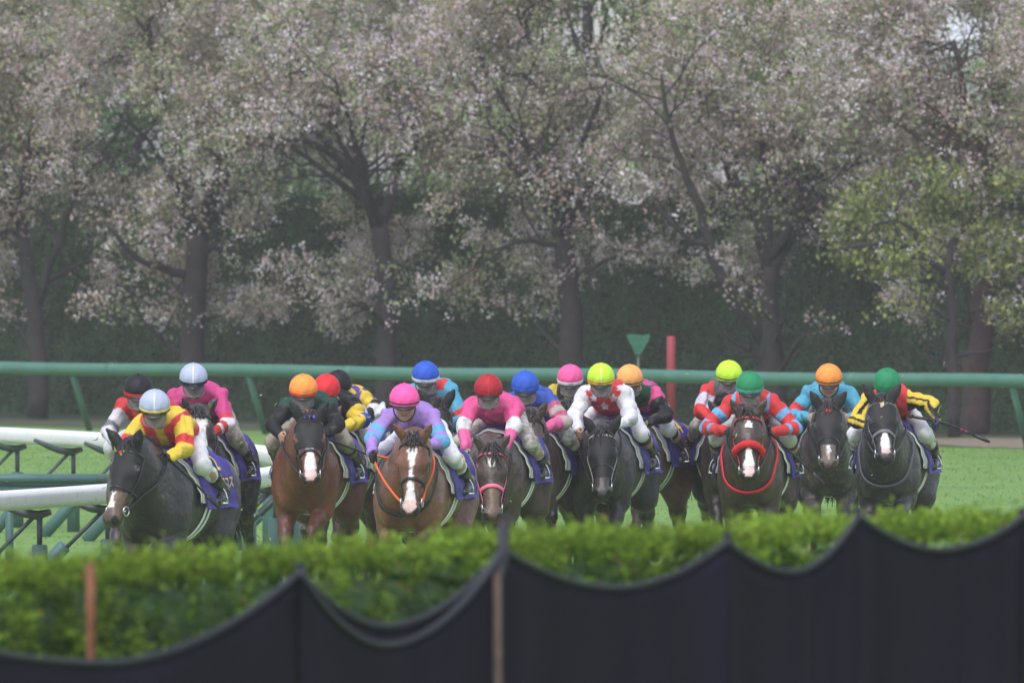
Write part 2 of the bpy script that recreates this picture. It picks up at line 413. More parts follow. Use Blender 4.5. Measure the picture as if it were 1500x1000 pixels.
T = [
 ([[(-190,612,.26,0),(-185,500,.22,0),(-180,420,.20,0),(-170,340,.18,0)], [(-175,380,.12,0),(-110,320,.09,-.5),(-40,260,.06,-.8),(40,200,.04,-1)], [(-175,360,.11,0),(-230,260,.08,.5),(-250,160,.05,.8)]],
   'cherry tree beyond the left edge, only its outer branches in view', 31, .5),
 ([[(55,612,.20,0),(55,520,.17,0),(48,440,.15,0),(35,350,.13,0),(22,300,.11,0)], [(55,450,.09,0),(88,350,.07,-.4),(120,260,.05,-.8),(180,190,.03,-1)], [(30,330,.08,0),(-20,250,.06,-.3),(-70,180,.04,-.5)], [(60,420,.06,0),(110,385,.045,.3),(180,370,.03,.6)], [(22,300,.09,0),(40,200,.06,.2),(80,100,.04,.4)]],
   'cherry tree with a thin dark bent trunk, first whole trunk from the left', 32, .75),
 ([[(283,612,.24,0),(281,500,.225,0),(284,420,.22,0),(290,345,.20,0)], [(276,400,.10,0),(245,395,.08,-.3),(205,385,.06,-.5),(160,330,.04,-.9)], [(295,370,.09,0),(345,350,.07,-.3),(400,330,.045,-.6)], [(290,350,.15,0),(262,260,.11,.3),(240,150,.08,.5),(215,30,.05,.7)], [(290,350,.14,0),(330,250,.10,-.3),(380,210,.07,-.7),(430,110,.04,-1.),(400,50,.02,-1.2)]],
   'cherry tree with stout straight trunk behind the white-capped rider in magenta', 33, 1.0),
 ([[(566,612,.22,0),(566,520,.19,0),(570,440,.17,0),(560,370,.16,0),(555,330,.15,0)], [(557,335,.12,0),(540,280,.10,-.3),(495,225,.075,-.6),(420,195,.05,-1),(330,215,.025,-1.3)], [(557,335,.12,0),(574,280,.095,.2),(588,210,.07,.3),(586,120,.05,.5),(570,40,.03,.6)], [(545,300,.07,0),(520,220,.05,.5),(480,120,.035,.8)], [(580,240,.06,.2),(640,180,.045,-.3),(690,100,.03,-.6)]],
   'cherry tree with slender dark trunk forking into a V, third whole trunk from the left', 34, 1.1),
 ([[(842,612,.25,0),(838,520,.22,0),(833,430,.19,0),(826,350,.18,0),(822,325,.17,0)], [(822,330,.14,0),(795,295,.11,-.3),(760,250,.09,-.6),(735,222,.06,-.8),(688,232,.04,-1)], [(825,340,.10,0),(845,310,.08,.2),(868,292,.06,.3),(900,220,.04,.5)], [(760,255,.09,-.6),(735,180,.06,-.9),(690,120,.04,-1.1)], [(822,330,.12,0),(812,230,.10,.3),(806,140,.08,.5),(785,75,.07,.6),(755,10,.05,.7)], [(806,150,.07,.5),(770,110,.05,.4),(715,98,.03,.2)], [(826,365,.06,0),(785,350,.045,-.3),(700,370,.025,-.7)]],
   'cherry tree with crooked bare limbs leaning left, behind the middle of the pack', 35, .9),
 ([[(1135,612,.27,0),(1130,540,.24,0),(1128,480,.20,0),(1125,430,.17,0),(1130,390,.15,0)], [(1118,500,.13,0),(1085,450,.12,-.3),(1050,400,.105,-.5),(1033,330,.09,-.6),(1005,260,.07,-.8),(978,190,.05,-.9),(968,110,.03,-1)], [(1130,395,.13,0),(1150,330,.10,.2),(1172,290,.07,.2),(1165,200,.05,.4),(1150,120,.035,.5)], [(1128,400,.11,0),(1120,300,.08,.3),(1118,200,.05,.5)], [(1035,360,.06,-.6),(1000,350,.04,-.8),(960,300,.03,-1)], [(1165,290,.06,.2),(1215,240,.045,-.2),(1290,235,.03,-.5)]],
   'cherry tree with two dark stems from one foot, the thinner one leaning left', 36, .95),
 ([[(1426,640,.27,0),(1432,540,.23,0),(1440,440,.20,0),(1445,340,.17,0),(1442,270,.15,0)], [(1443,280,.12,0),(1455,190,.10,0),(1462,130,.08,-.2),(1495,90,.06,-.4)], [(1443,290,.10,0),(1390,235,.07,-.3),(1320,180,.05,-.6),(1260,140,.03,-.8)], [(1445,300,.09,0),(1500,230,.06,.2),(1560,160,.04,.4)], [(1444,300,.10,0),(1420,160,.07,.6),(1400,60,.04,.8)]],
   'cherry tree with reddish trunk and pale pink blossom at the right', 37, 1.15),
 ([[(1680,640,.26,0),(1676,540,.22,0),(1670,430,.19,0),(1665,330,.16,0)], [(1668,360,.11,0),(1610,300,.08,-.4),(1550,260,.05,-.7)], [(1665,330,.10,0),(1700,230,.07,.3)]],
   'blossoming cherry tree beyond the right edge, its outer twigs reaching into view', 38, .9),
]
GAPS = {6: ((-.15,6.2,.62),(.1,5.5,.42)), 2: ((-1.09,4.76,.75),(1.6,4.3,.5)), 1: ((1.6,4.76,.75),), 4: ((.33,6.6,.7),(-1.5,3.7,.4)), 3: ((-1.5,4.3,.5),(1.55,3.7,.4))}   # openings in the crowns
for i, (lp, lab, sd_, bl) in enumerate(T):
    cherry(lp, lab, sd_, blossom=bl, bark=M_bark2 if i == 6 else None, gaps=GAPS.get(i, ()))
cherry([[(1398,640,.11,0),(1396,540,.10,0),(1392,440,.09,0),(1384,395,.08,0)], [(1384,400,.08,0),(1350,368,.06,-.3),(1300,352,.045,-.6),(1240,362,.03,-.8)], [(1384,400,.07,0),(1400,340,.05,.2),(1440,310,.04,.3)], [(1350,370,.045,-.3),(1330,320,.035,-.4),(1270,330,.02,-.6)]],
   'low tree with bright yellow-green leaves, spreading left of the reddish trunk', 41, blossom=.10, extra=-3.0, crown=(1.7,1.3,.62), cz=3.0, n_leaf=8000, wild=0, sl=.95, name='maple_tree', group=None,
   leafcol=[(.27,.30,.10),(.19,.24,.085),(.36,.38,.13),(.14,.19,.07)], lsize=(.06,.12))
cherry([[(1300,640,.12,0),(1298,540,.11,0),(1296,440,.11,0),(1290,250,.10,0),(1285,160,.08,0)], [(1288,170,.06,0),(1250,110,.04,-.3),(1230,60,.03,-.5)], [(1288,170,.06,0),(1340,90,.05,0),(1400,60,.03,.2)], [(1290,250,.05,0),(1240,215,.03,-.3)]],
   'tall slim tree with yellow-green young leaves, in front of the white building', 42, blossom=0, extra=9.0, crown=(1.3,1.2,1.2), cz=6.2, n_leaf=8000, wild=1, sl=.9, gaps=((1.33,6.1,.8),(1.4,5.3,.4)), name='young_leaf_tree', group=None,
   leafcol=[(.24,.28,.06),(.18,.24,.05),(.28,.30,.08),(.12,.17,.04)], lsize=(.07,.14))

# ---- tall clipped hedge behind the trees
def build_wall_hedge():
    rg = np.random.default_rng(5)
    root = empty('tall_hedge', (0, RAILD(0)+16, 0)); tag(root, 'tall dark green clipped hedge running behind all the cherry trees', 'hedge')
    ang = math.atan(-1.056); R = rotz(ang)
    # direction along the hedge
    L_, H_ = 26, 3.9
    nx, nz = 260, 44
    s = np.linspace(-L_, L_, nx); z = np.linspace(0, H_, nz)
    S, Z = np.meshgrid(s, z, indexing='ij')
    P = np.stack([S, 0*S, Z], -1)
    off = .16*vnoise(P*np.array([1,1,.6]), 2.2, 4) + .09*vnoise(P, 6, 2) + .04*vnoise(P, 15, 1)
    top = .12*np.sin(S*2.3)+.10*np.sin(S*5.1+1)
    P[...,1] = -off; P[...,2] = Z*(1+top/H_*(Z/H_))
    back = P.copy(); back[...,1] = 1.4
    A = P.reshape(-1,3); n = len(A)
    idx = np.arange(n).reshape(nx,nz)
    q = np.stack([idx[:-1,:-1], idx[1:,:-1], idx[1:,1:], idx[:-1,1:]], -1).reshape(-1,4)
    B = back.reshape(-1,3); q2 = (q+n)[:,::-1]
    tp = np.stack([idx[:-1,-1], idx[1:,-1], idx[1:,-1]+n, idx[:-1,-1]+n], 1)
    e0 = np.stack([idx[0,:-1], idx[0,1:], idx[0,1:]+n, idx[0,:-1]+n], 1)
    e1 = np.stack([idx[-1,:-1], idx[-1,1:], idx[-1,1:]+n, idx[-1,:-1]+n], 1)
    # slant: shift distance with x instead of rotating (the hedge follows the rail)
    def sl(v): v = v.copy(); v[:,1] += -1.056*v[:,0]; return v
    mesh_np('hedge_body', sl(np.concatenate([A,B])), [q,q2,tp,e0,e1], mat('hedge_green', (.060,.120,.055), .9, noise=.5, nscale=7, bump=1, bscale=22, bdist=.08), root)
    m = 42000
    sx = rg.uniform(-12.5,12.5,m); zz = rg.uniform(0.05,H_+.1,m)
    C = np.stack([sx, -.05-.16*vnoise(np.stack([sx,0*sx,zz*.6],-1),2.2,4)-.05*rg.random(m), zz],-1)
    cc = np.array([.085,.150,.066])*rg.uniform(.5,1.5,(m,1))
    leaves_mesh('hedge_leaves', sl(C), rg.uniform(.05,.10,m), cc, M_leaf, root, rg)
build_wall_hedge()

# ---- evergreen trees beyond the hedge
def big_tree(px, py_c, d, rad, col, label, seed, n=9000, name='evergreen_tree', size=(.10,.2), group='trees beyond the tall hedge', cat='tree'):
    rg = np.random.default_rng(seed)
    root = empty(name, (px2(px,d), d, 0)); tag(root, label, cat, group)
    zc = pz2(py_c, d)
    mb = MB()
    tr = np.array([(0,0,0),(.05,0,zc*.4),(-.05,.05,zc*.8),(0,0,zc+rad[2]*.5)]); mb.tube(tr, [.24,.2,.15,.05], 10)
    lobes = []
    for k in range(16):
        a = rg.uniform(0,2*np.pi); el = rg.uniform(-.6,1.0)
        c = np.array([math.cos(a)*math.cos(el)*rad[0]*.66, math.sin(a)*math.cos(el)*rad[1]*.66, zc+math.sin(el)*rad[2]*.7])
        lobes.append((c, rg.uniform(.30,.5)*min(rad)))
        s0 = np.array([0,0,zc*.7+ .1*k*rad[2]*.3]); mb.tube(np.array([s0, (s0+c)/2+np.array([0,0,-.1]), c]), [.08,.05,.02], 5)
    mb.build('trunk', M_bark, root)
    li = rg.integers(0,16,n); u = rg.normal(size=(n,3)); u /= np.linalg.norm(u,axis=1)[:,None]
    C = np.array([l[0] for l in lobes])[li] + u*(np.array([l[1] for l in lobes])[li]*rg.uniform(.55,1.08,n))[:,None]
    C[:,2] = np.where(C[:,2] < 1.0, 1.0+rg.random(n)*.6, C[:,2])
    cc = 2.3*np.array(col)*np.array([1.12,1,1])*rg.uniform(.55,1.5,(n,1))*(1+.25*vnoise(C,2.5,seed))[:,None]
    leaves_mesh('leaves', C, rg.uniform(size[0],size[1],n), cc, M_leaf, root, rg)
EV = [(-60,60,250,(3.2,2.5,3.4),(.055,.085,.035),'dark evergreen tree behind the blossom at the far left'),
 (150,230,240,(2.6,2.0,2.4),(.045,.085,.04),'dense bluish-green round evergreen between the first two cherry trunks'),
 (340,30,252,(2.8,2.4,2.8),(.075,.105,.04),'olive-green tree showing through the blossom above the stout cherry trunk'),
 (470,330,243,(2.2,1.8,1.9),(.05,.085,.04),'low evergreen behind the cherry branches left of the V-forked tree'),
 (640,60,255,(2.9,2.4,3.4),(.08,.11,.045),'green tree behind the top of the V-forked cherry tree'),
 (860,60,246,(2.6,2.2,2.9),(.055,.09,.035),'dark green leafy tree at the top centre behind the crooked cherry limbs'),
 (700,300,242,(1.9,1.6,1.7),(.05,.085,.035),'small evergreen showing low behind the crooked cherry tree'),
 (1010,100,256,(3.0,2.4,3.2),(.085,.11,.045),'olive tree behind the left-leaning cherry stem'),
 (1180,60,252,(2.6,2.4,3.2),(.075,.10,.045),'tall olive tree behind the twin-stemmed cherry tree'),
 (1250,330,243,(2.4,1.8,2.0),(.045,.08,.04),'dark bush-like evergreen between the twin-stemmed and the reddish cherry trunks'),
 (1570,200,246,(2.6,2.4,4.0),(.055,.09,.035),'dark evergreen at the right edge behind the reddish cherry tree'),
]
for i, (a,b,d,r,c,l) in enumerate(EV): big_tree(a,b,d,r,c,l,60+i)

# ---- building beyond the trees, upper right
def build_building():
    d = 330.0; x0 = px2(1365,d); x1 = px2(1700,d)
    root = empty('white_building', ((x0+x1)/2, d+5, 0)); tag(root, 'white flat-roofed building with a deep ledge, glimpsed through the trees at the upper right', 'building')
    cx = (x0+x1)/2; W = x1-x0
    ztop = pz2(40, d)+1.2; zl = pz2(85,d)
    mw = mat('white_render', (.62,.64,.68), .7, noise=.08, nscale=1.5)
    mb = MB(); mb.box((0,0,zl/2),(W,10,zl)); mb.build('wall', mw, root, smooth=False)
    mb = MB(); mb.box((0,-.6,zl+.25),(W+.8,11.6,.5), bev=.04); mb.build('ledge', mat('pale_concrete',(.50,.52,.55),.8,noise=.1,nscale=2), root, smooth=False)
    mb = MB(); mb.box((0,.6,(zl+.5+ztop)/2+.002),(W-.6,8.6,ztop-zl-.5)); mb.build('upper_storey', mw, root, smooth=False)
    mb = MB(); mb.box((0,.6,ztop+.15),(W-.2,9.0,.3), bev=.03); mb.build('roof', mat('roof_grey',(.4,.42,.45),.8), root, smooth=False)
    mg = mat('window_glass',(.10,.13,.16),.1,spec=.8); mf = mat('window_frame',(.35,.37,.4),.5)
    for k in range(6):
        xx = -W/2+.55+k*1.0
        if xx > W/2-.5: break
        mb = MB(); mb.box((xx,-5.03,zl-1.0),(.62,.06,1.1)); f = mb.build('window', mf, root, smooth=False)
        mb = MB(); mb.box((xx,-5.07,zl-1.0),(.52,.02,1.0)); mb.build('pane', mg, f, smooth=False)
build_building()

# ---- outer rail: thick green padded tube on slanting posts
def build_outer_rail():
    mg = mat('rail_green', (.055,.165,.125), .55, noise=.12, nscale=3, bump=.15, bscale=6)
    x0 = 0; root = empty('outer_rail', (0, RAILD(0), 0)); tag(root, 'long thick green outer rail on slanting green posts in front of the trees', 'rail')
    xs = np.linspace(-24, 22, 140)
    mb = MB(); mb.tube(np.stack([xs, -1.056*xs, 1.03+.012*np.sin(xs*1.1)],-1), .102, 16); mb.build('rail_tube', mg, root)
    for k in range(-6, 6):
        xj = 1.3+3.9*k; mb = MB(); mb.tube(np.array([(xj-.07,-1.056*(xj-.07),1.03+.012*math.sin(xj*1.1)),(xj+.07,-1.056*(xj+.07),1.03+.012*math.sin(xj*1.1))]), .108, 16); mb.build('joint_sleeve', mg, root)
    for k in range(-8, 8):
        xb = px2(115,205)+2.95*k+2.79; t = np.array([xb, -1.056*xb+.02, .98]); b = np.array([xb+.27, -1.056*xb+.85, 0])
        mb = MB(); mb.tube(np.array([t,b]), .052, 10); mb.build('post', mg, root)
build_outer_rail()

def build_marker():
    d = RAILD(px2(983,201))+.9; root = empty('red_marker_pole', (px2(983,d), d, 0))
    tag(root, 'upright red marker pole standing behind the outer rail, right of the middle', 'pole')
    mb = MB(); H = pz2(492,d)
    mb.tube(np.array([(0,0,0),(0,0,H-.02),(0,0,H)]), [.07,.07,.055], 14); mb.build('pole_shaft', mat('marker_red',(.30,.03,.045),.5,noise=.1,nscale=4), root)
    mb = MB(); mb.tube(np.array([(0,0,0.01),(0,0,.09)]), [.12,.09], 14); mb.build('foot', mat('marker_foot',(.1,.1,.1),.8), root)
    d = RAILD(px2(935,203))+3.2; root = empty('direction_sign', (px2(935,d), d, 0))
    tag(root, 'small green funnel-shaped board on a thin post behind the outer rail', 'sign')
    zt = pz2(489,d); zb = pz2(518,d)
    poly = np.array([(-.19,zt-.01),(-.06,zt),(.05,zt-.015),(.19,zt),(.17,zt-.10),(.09,zb+.08),(.05,zb),(-.05,zb-.01),(-.08,zb+.07),(-.16,zt-.09)])
    n = len(poly); v = np.concatenate([np.stack([poly[:,0], np.full(n,-.02), poly[:,1]],1), np.stack([poly[:,0], np.full(n,.02), poly[:,1]],1)])
    k = np.arange(n); kk = (k+1)%n
    mesh_np('board', v, [np.arange(n)[None,:], (np.arange(n)[::-1]+n)[None,:], np.stack([kk,k,k+n,kk+n],1)], mat('sign_green',(.02,.12,.065),.7,noise=.3,nscale=12), root, smooth=False)
    mb = MB(); mb.tube(np.array([(0,.045,0),(0,.045,zt-.05)]), .018, 8); mb.build('post', mat('post_grey',(.12,.17,.15),.6), root)
build_marker()

# ---- inner rail: white padded rail curving round the bend on green props
def IRX(d): return -2.12 - .0112*(d-126.0)**2
def build_inner_rail():
    mw = mat('rail_white', (.80,.79,.82), .35, noise=.05, nscale=5, bump=.1, bscale=9, coat=.2, mud=.12)
    mg = mat('prop_green', (.055,.135,.125), .45, noise=.15, nscale=6, mud=.15); mk = mat('bracket_dark', (.045,.062,.065), .5)
    root = empty('inner_rail', (IRX(126.0)-1, 126, 0)); tag(root, 'white padded inner rail bending round the turn on green props, at the left', 'rail')
    O = np.array([IRX(126.0)-1,126,0])
    d = np.concatenate([np.linspace(92,170,160)]); X = IRX(d)
    C = np.stack([X,d,np.full_like(d,1.045)],-1)-O
    T_ = np.gradient(C,axis=0); T_ /= np.linalg.norm(T_,axis=1)[:,None]; N = np.stack([-T_[:,1],T_[:,0],0*d],-1)
    # rounded-rectangle section, track side is the +x side
    prof = []
    w2,h2,r = .13,.085,.05
    for cx,cy,a0 in ((w2-r,h2-r,0),(-w2+r,h2-r,90),(-w2+r,-h2+r,180),(w2-r,-h2+r,270)):
        for k in range(4): a = math.radians(a0+k*30); prof.append((cx+r*math.cos(a), cy+r*math.sin(a)))
    prof = np.array(prof); n = len(prof)
    v = (C[:,None,:] + N[:,None,:]*prof[None,:,0:1] + np.array([0,0,1.0])*prof[None,:,1:2]).reshape(-1,3)
    m = len(C); q = []
    for i in range(m-1):
        k = np.arange(n); q.append(np.stack([i*n+k, i*n+(k+1)%n, (i+1)*n+(k+1)%n, (i+1)*n+k],1))
    o = mesh_np('rail_pad', v, np.concatenate(q), mw, root)
    # joints between rail sections
    s = np.concatenate([[0],np.cumsum(np.linalg.norm(np.diff(C,axis=0),axis=1))])
    for st in np.arange(1.2, s[-1]-1, 2.0):
        c = np.array([np.interp(st,s,C[:,k]) for k in range(3)]); t = np.array([np.interp(st,s,T_[:,k]) for k in range(3)]); t = nrm(t)
        dd = c[1]+126
        sgn = 1.0 if dd < 126 else -1.0
        nn = np.array([-t[1],t[0],0]);  nn = nn if nn[0] < 0 else -nn       # away from the track
        base = c + nn*.42; base[2] = 0
        mb = MB()     # curved bracket arm under the rail
        a = c.copy(); a[2] = .945
        pts = np.array([a+nn*(-.10)+[0,0,-.02], a+nn*.02+[0,0,-.05], a+nn*.16+[0,0,-.03], a+nn*.30+[0,0,.02], a+nn*.46+[0,0,.09]])
        mb.tube(pts, [.028,.042,.04,.034,.020], 8, sx=1.4)
        mb.tube(np.array([a+[0,0,-.04],(a[0],a[1],.60)]), [.028,.024], 8)
        mb.tube(np.array([a+nn*.06+[0,0,-.07], c*[1,1,0]+nn*.45+[0,0,.50]]), .02, 6)
        mb.build('bracket', mk, root)
        mb = MB(); mb.tube(np.array([(a[0],a[1],0),(a[0],a[1],.62),(a[0],a[1],.635)]), [.072,.072,.06], 14); mb.build('post', mg, root)
        p0 = c*[1,1,0]+nn*.42+[0,0,.56]; dv = nrm(nn*.75+np.array([0,0,-.8]))
        p1 = p0 + dv*(.56/.73); 
        mb = MB(); mb.tube(np.array([p0-dv*.02,p0,p1]), [.055,.068,.068], 12); mb.build('strut', mg, root)
    # second rail: a pair of plain green pipes inside the bend
    root = empty('pipe_barrier', (-6.5,118,0)); tag(root, 'pair of plain grey-green pipes running level behind the near white rail, at the left edge', 'barrier')
    for z,dx in ((1.10,0),(1.005,.06)):
        mb = MB(); mb.tube(np.array([(-8.5,.6,z),(1.5,0+dx,z),(3.0,-.05+dx,z)]), .047, 12); mb.build('pipe', mg, root)
    for xx in (-5.5,-2.0,1.8):
        mb = MB(); mb.tube(np.array([(xx,.1+.06*(1.5-xx),0),(xx,.1+.06*(1.5-xx),1.06)]), .04, 10); mb.build('post', mg, root)
build_inner_rail()

# ---- clipped hedges close to the camera, out of focus
def near_depth(px): return 45.5 + 6.5*px/1500.0
def build_near_hedge(pa, pb, label, seed, dz=0.0, dd=0.0, tint=1.0):
    rg = np.random.default_rng(seed)
    da, db = near_depth(pa)+dd, near_depth(pb)+dd
    A = np.array([px2(pa,da), da, 0]); B = np.array([px2(pb,db), db, 0]); L = np.linalg.norm(B-A); t = (B-A)/L; nn = np.array([-t[1], t[0], 0])
    root = empty('clipped_hedge', tuple((A+B)/2)); tag(root, label, 'hedge', 'low clipped hedges in front of the track')
    H = 2.22+dz; W = .75
    # core
    nu, nv = max(8,int(L/.07)), 46
    pr = [(0,0)]+[(0,z) for z in np.linspace(.2,H-.12,18)]+[(.05,H-.05),(.12,H-.02)]+[(x,H) for x in np.linspace(.2,W-.15,8)]+[(W-.06,H-.04)]+[(W,z) for z in np.linspace(H-.12,0,14)]
    pr = np.array(pr); nv = len(pr); u = np.linspace(-L/2+.03,L/2-.03,nu)
    P = u[:,None,None]*t + pr[None,:,0:1]*nn + pr[None,:,1:2]*np.array([0,0,1.0])
    nz = vnoise(P+seed, 7, seed)*.045+vnoise(P+seed, 17, seed)*.02
    P = P - nn*(nz[...,None])*(pr[None,:,0:1] < W/2) + np.array([0,0,1.0])*(nz[...,None])*(pr[None,:,1:2] > H-.15)*.8 - np.array([0,0,.05])
    idx = np.arange(nu*nv).reshape(nu,nv)
    q = np.stack([idx[:-1,:-1], idx[1:,:-1], idx[1:,1:], idx[:-1,1:]], -1).reshape(-1,4)
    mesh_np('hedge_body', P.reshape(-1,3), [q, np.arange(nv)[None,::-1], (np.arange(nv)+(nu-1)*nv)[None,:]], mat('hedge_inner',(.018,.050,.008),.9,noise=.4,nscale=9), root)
    # shoots: tufts of small leaves on front face and top
    nt_ = int(L*2100)
    s = rg.uniform(-L/2,L/2,nt_); w_ = rg.random(nt_)
    face = w_ < .62
    z = np.where(face, H-1.15*rg.random(nt_)**1.1, H+rg.normal(0,.014,nt_)); y = np.where(face, rg.normal(0,.03,nt_), rg.uniform(0,W,nt_))
    c = s[:,None]*t + y[:,None]*nn + z[:,None]*np.array([0,0,1.0])
    # lumpy clumps bulging outwards with dark gaps between
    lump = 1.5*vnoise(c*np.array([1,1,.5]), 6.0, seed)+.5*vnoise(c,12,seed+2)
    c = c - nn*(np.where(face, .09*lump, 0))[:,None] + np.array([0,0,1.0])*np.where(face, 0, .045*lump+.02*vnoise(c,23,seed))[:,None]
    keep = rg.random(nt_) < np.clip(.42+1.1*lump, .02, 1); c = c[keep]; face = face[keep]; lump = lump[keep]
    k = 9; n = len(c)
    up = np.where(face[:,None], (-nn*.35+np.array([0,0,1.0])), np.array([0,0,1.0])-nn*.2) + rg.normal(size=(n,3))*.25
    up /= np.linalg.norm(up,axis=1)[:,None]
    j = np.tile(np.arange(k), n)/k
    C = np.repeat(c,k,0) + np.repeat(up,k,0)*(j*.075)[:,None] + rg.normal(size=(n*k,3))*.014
    young = np.clip(j*.75 - .12 + rg.normal(0,.15,n*k) + np.repeat(lump,k)*.55 + np.repeat(~face,k)*.18, 0, 1)[:,None]  # yellower young tips, plus shade between clumps painted into the leaf colour
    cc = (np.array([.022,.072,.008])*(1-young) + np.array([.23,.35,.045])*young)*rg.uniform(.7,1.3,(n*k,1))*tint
    brown = rg.random(n*k) < .03; cc[brown] = np.array([.22,.15,.06])
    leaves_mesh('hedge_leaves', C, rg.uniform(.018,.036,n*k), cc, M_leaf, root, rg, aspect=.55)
    # a few woody stems at the foot
    mb = MB()
    for q_ in np.arange(-L/2+.15, L/2, .35): mb.tube(np.array([q_*t+nn*.35, q_*t+nn*.35+[0,0,.5]]), [.03,.02], 6)
    mb.build('stem', M_bark, root)
build_near_hedge(-90, 716, 'long clipped hedge on the left, behind the rusty stake', 81)
build_near_hedge(742, 1070, 'blurred clipped hedge in the middle, right of the tall net post', 82, dz=.02)
build_near_hedge(1062, 1212, 'short blurred hedge block standing slightly forward, between the two right net peaks', 83, dz=.015, dd=-.35)
build_near_hedge(1208, 1600, 'blurred clipped hedge at the far right, topped with yellowish shoots', 84, dz=.03, tint=1.1)

# ---- black mesh netting hung in scallops from posts, nearer still
def net_depth(px): return 42.0 + 5.5*px/1500.0
def build_net():
    m = bpy.data.materials.new('black_net'); m.use_nodes = True
    nt = m.node_tree; p = nt.nodes['Principled BSDF']; L = nt.links.new
    p.inputs['Base Color'].default_value = (.014,.015,.021,1); p.inputs['Roughness'].default_value = .85; p.inputs['Specular IOR Level'].default_value = .2
    tc = nt.nodes.new('ShaderNodeTexCoord'); n = nt.nodes.new('ShaderNodeTexNoise'); n.inputs['Scale'].default_value = 2.2; n.inputs['Detail'].default_value = 3
    mp = nt.nodes.new('ShaderNodeMapping'); mp.inputs['Scale'].default_value = (1,1,.25); L(tc.outputs['Object'], mp.inputs[0]); L(mp.outputs[0], n.inputs['Vector'])
    r = nt.nodes.new('ShaderNodeValToRGB'); r.color_ramp.elements[0].position = .35; r.color_ramp.elements[0].color = (.007,.0055,.011,1); r.color_ramp.elements[1].position = .68; r.color_ramp.elements[1].color = (.012,.010,.026,1)
    L(n.outputs['Fac'], r.inputs[0]); L(r.outputs[0], p.inputs['Base Color'])
    mh = mat('net_hem', (.020,.021,.030), .6)
    mp_ = mat('rust_post', (.20,.075,.035), .8, noise=.3, nscale=20); mbk = mat('brown_post', (.075,.050,.038), .8, noise=.3, nscale=20)
    peaks = [(-330,838),(440,832),(737,800),(1065,788),(1257,750),(1498,752),(1800,730)]
    sags  = [966,912,856,833,801,800]
    skew = [.62,.42,.5,.5,.5,.5]
    labs = ['black netting panel at the far left, its top edge sagging lowest below the rusty stake','black netting panel left of the brown net post, with a doubled hem','wide black netting panel right of the brown net post','narrow black netting panel below the forward hedge block','black netting panel with a shallow sag at the right','black netting panel beyond the right edge, only its corner in view']
    for i in range(len(peaks)-1):
        (xa,ya),(xb,yb) = peaks[i], peaks[i+1]; ys = sags[i]
        xm = xa+(xb-xa)*skew[i]
        da, db = net_depth(xa), net_depth(xb)
        root = empty('netting_panel', (px2((xa+xb)/2,(da+db)/2), (da+db)/2, 0)); tag(root, labs[i], 'netting', 'black netting hung in scallops')
        O = np.array(root.location)
        def sheet(yoff, back, name, zlow, m_, ys_):
            nu, nv = 60, 24
            u = np.linspace(0,1,nu); X = xa+(xb-xa)*u
            d = net_depth(X)
            um = skew[i]
            a = np.where(u < um, u/um, (1-u)/(1-um))
            top = np.where(u < um, ya, yb) + (ys_-np.where(u < um, ya, yb))*(1-(1-a)**1.9) + yoff*np.sin(np.pi*u)
            zt = pz2(top, d)
            w = np.linspace(0,1,nv)
            Z = zt[:,None]*(1-w)+zlow*w
            Xw = px2(X,d)[:,None]+0*Z
            fold = (.018*np.sin(u*27+i+1.5*np.sin(u*9))[:,None]+.026*np.sin(u*11+i*2)[:,None]+.012*np.sin(u[:,None]*9+w[None,:]*7+i))*(.25+1.1*w[None,:])
            Yw = d[:,None]+fold+back + .05*np.sin(np.pi*u)[:,None]*(1-w)
            P = np.stack([Xw,Yw,Z],-1)-O
            idx = np.arange(nu*nv).reshape(nu,nv)
            q = np.stack([idx[:-1,:-1], idx[:-1,1:], idx[1:,1:], idx[1:,:-1]], -1).reshape(-1,4)
            F = P.reshape(-1,3); Bk = F+np.array([0,.006,0]); nn = len(F)
            rim = np.stack([idx[:-1,0], idx[1:,0], idx[1:,0]+nn, idx[:-1,0]+nn],1)
            mesh_np(name, np.concatenate([F,Bk]), [q,(q+nn)[:,::-1],rim], m_, root)
            return P[:,0,:]
        e = sheet(0, 0, 'net_sheet', .02, m, ys)
        mb = MB(); mb.tube(e+np.array([0,-.004,-.012]), .012, 8); mb.build('hem', mh, root)
        if i == 1:
            e2 = sheet(0, -.05, 'net_flap', .05, m, ys+26)
            mb = MB(); mb.tube(e2+np.array([0,-.006,-.014]), .013, 8); mb.build('hem', mh, root)
    for k,(x,y) in enumerate(peaks):
        d = net_depth(x)+.035
        lab = {0:'net post beyond the left edge',1:'dark net post holding the first peak from the left',2:'tall brown net post below the pink-nosebanded horse, poking above the hedge',3:'dark net post holding the peak at the left of the narrow net panel',4:'dark net post holding the peak at the right of the narrow net panel',5:'dark net post at the right edge',6:'net post beyond the right edge'}[k]
        root = empty('net_post', (px2(x,d), d, 0)); tag(root, lab, 'post', 'posts of the black netting')
        zt = pz2(y,d) + (.10 if k == 2 else .01)
        mb = MB(); mb.tube(np.array([(0,0,0),(.004,0,zt*.5),(0,0,zt)]), .016, 8); mb.build('post_shaft', mbk if k == 2 else mat('dark_post',(.03,.03,.035),.7), root)
        mb = MB(); mb.tube(np.array([(0,0,zt),(0,0,zt+.012)]), [.021,.016], 8); mb.build('post_cap', mh, root)
        if k == 2:   # the brown batten clipped on the front of the net
            mb = MB(); zz = pz2(838,d); mb.tube(np.array([(-.012,-.16,.05),(-.02,-.15,zz)]), .016, 8); mb.build('batten', mbk, root)
            mb = MB(); mb.tube(np.array([(-.018,-.15,zz-.02),(0,-.07,zz+.05),(0,-.04,zt-.02)]), .020, 8); mb.build('tie', mh, root)
    d = 44.2; root = empty('rusty_stake', (px2(132,d), d, 0)); tag(root, 'thin rusty orange-brown stake standing in front of the left hedge', 'stake')
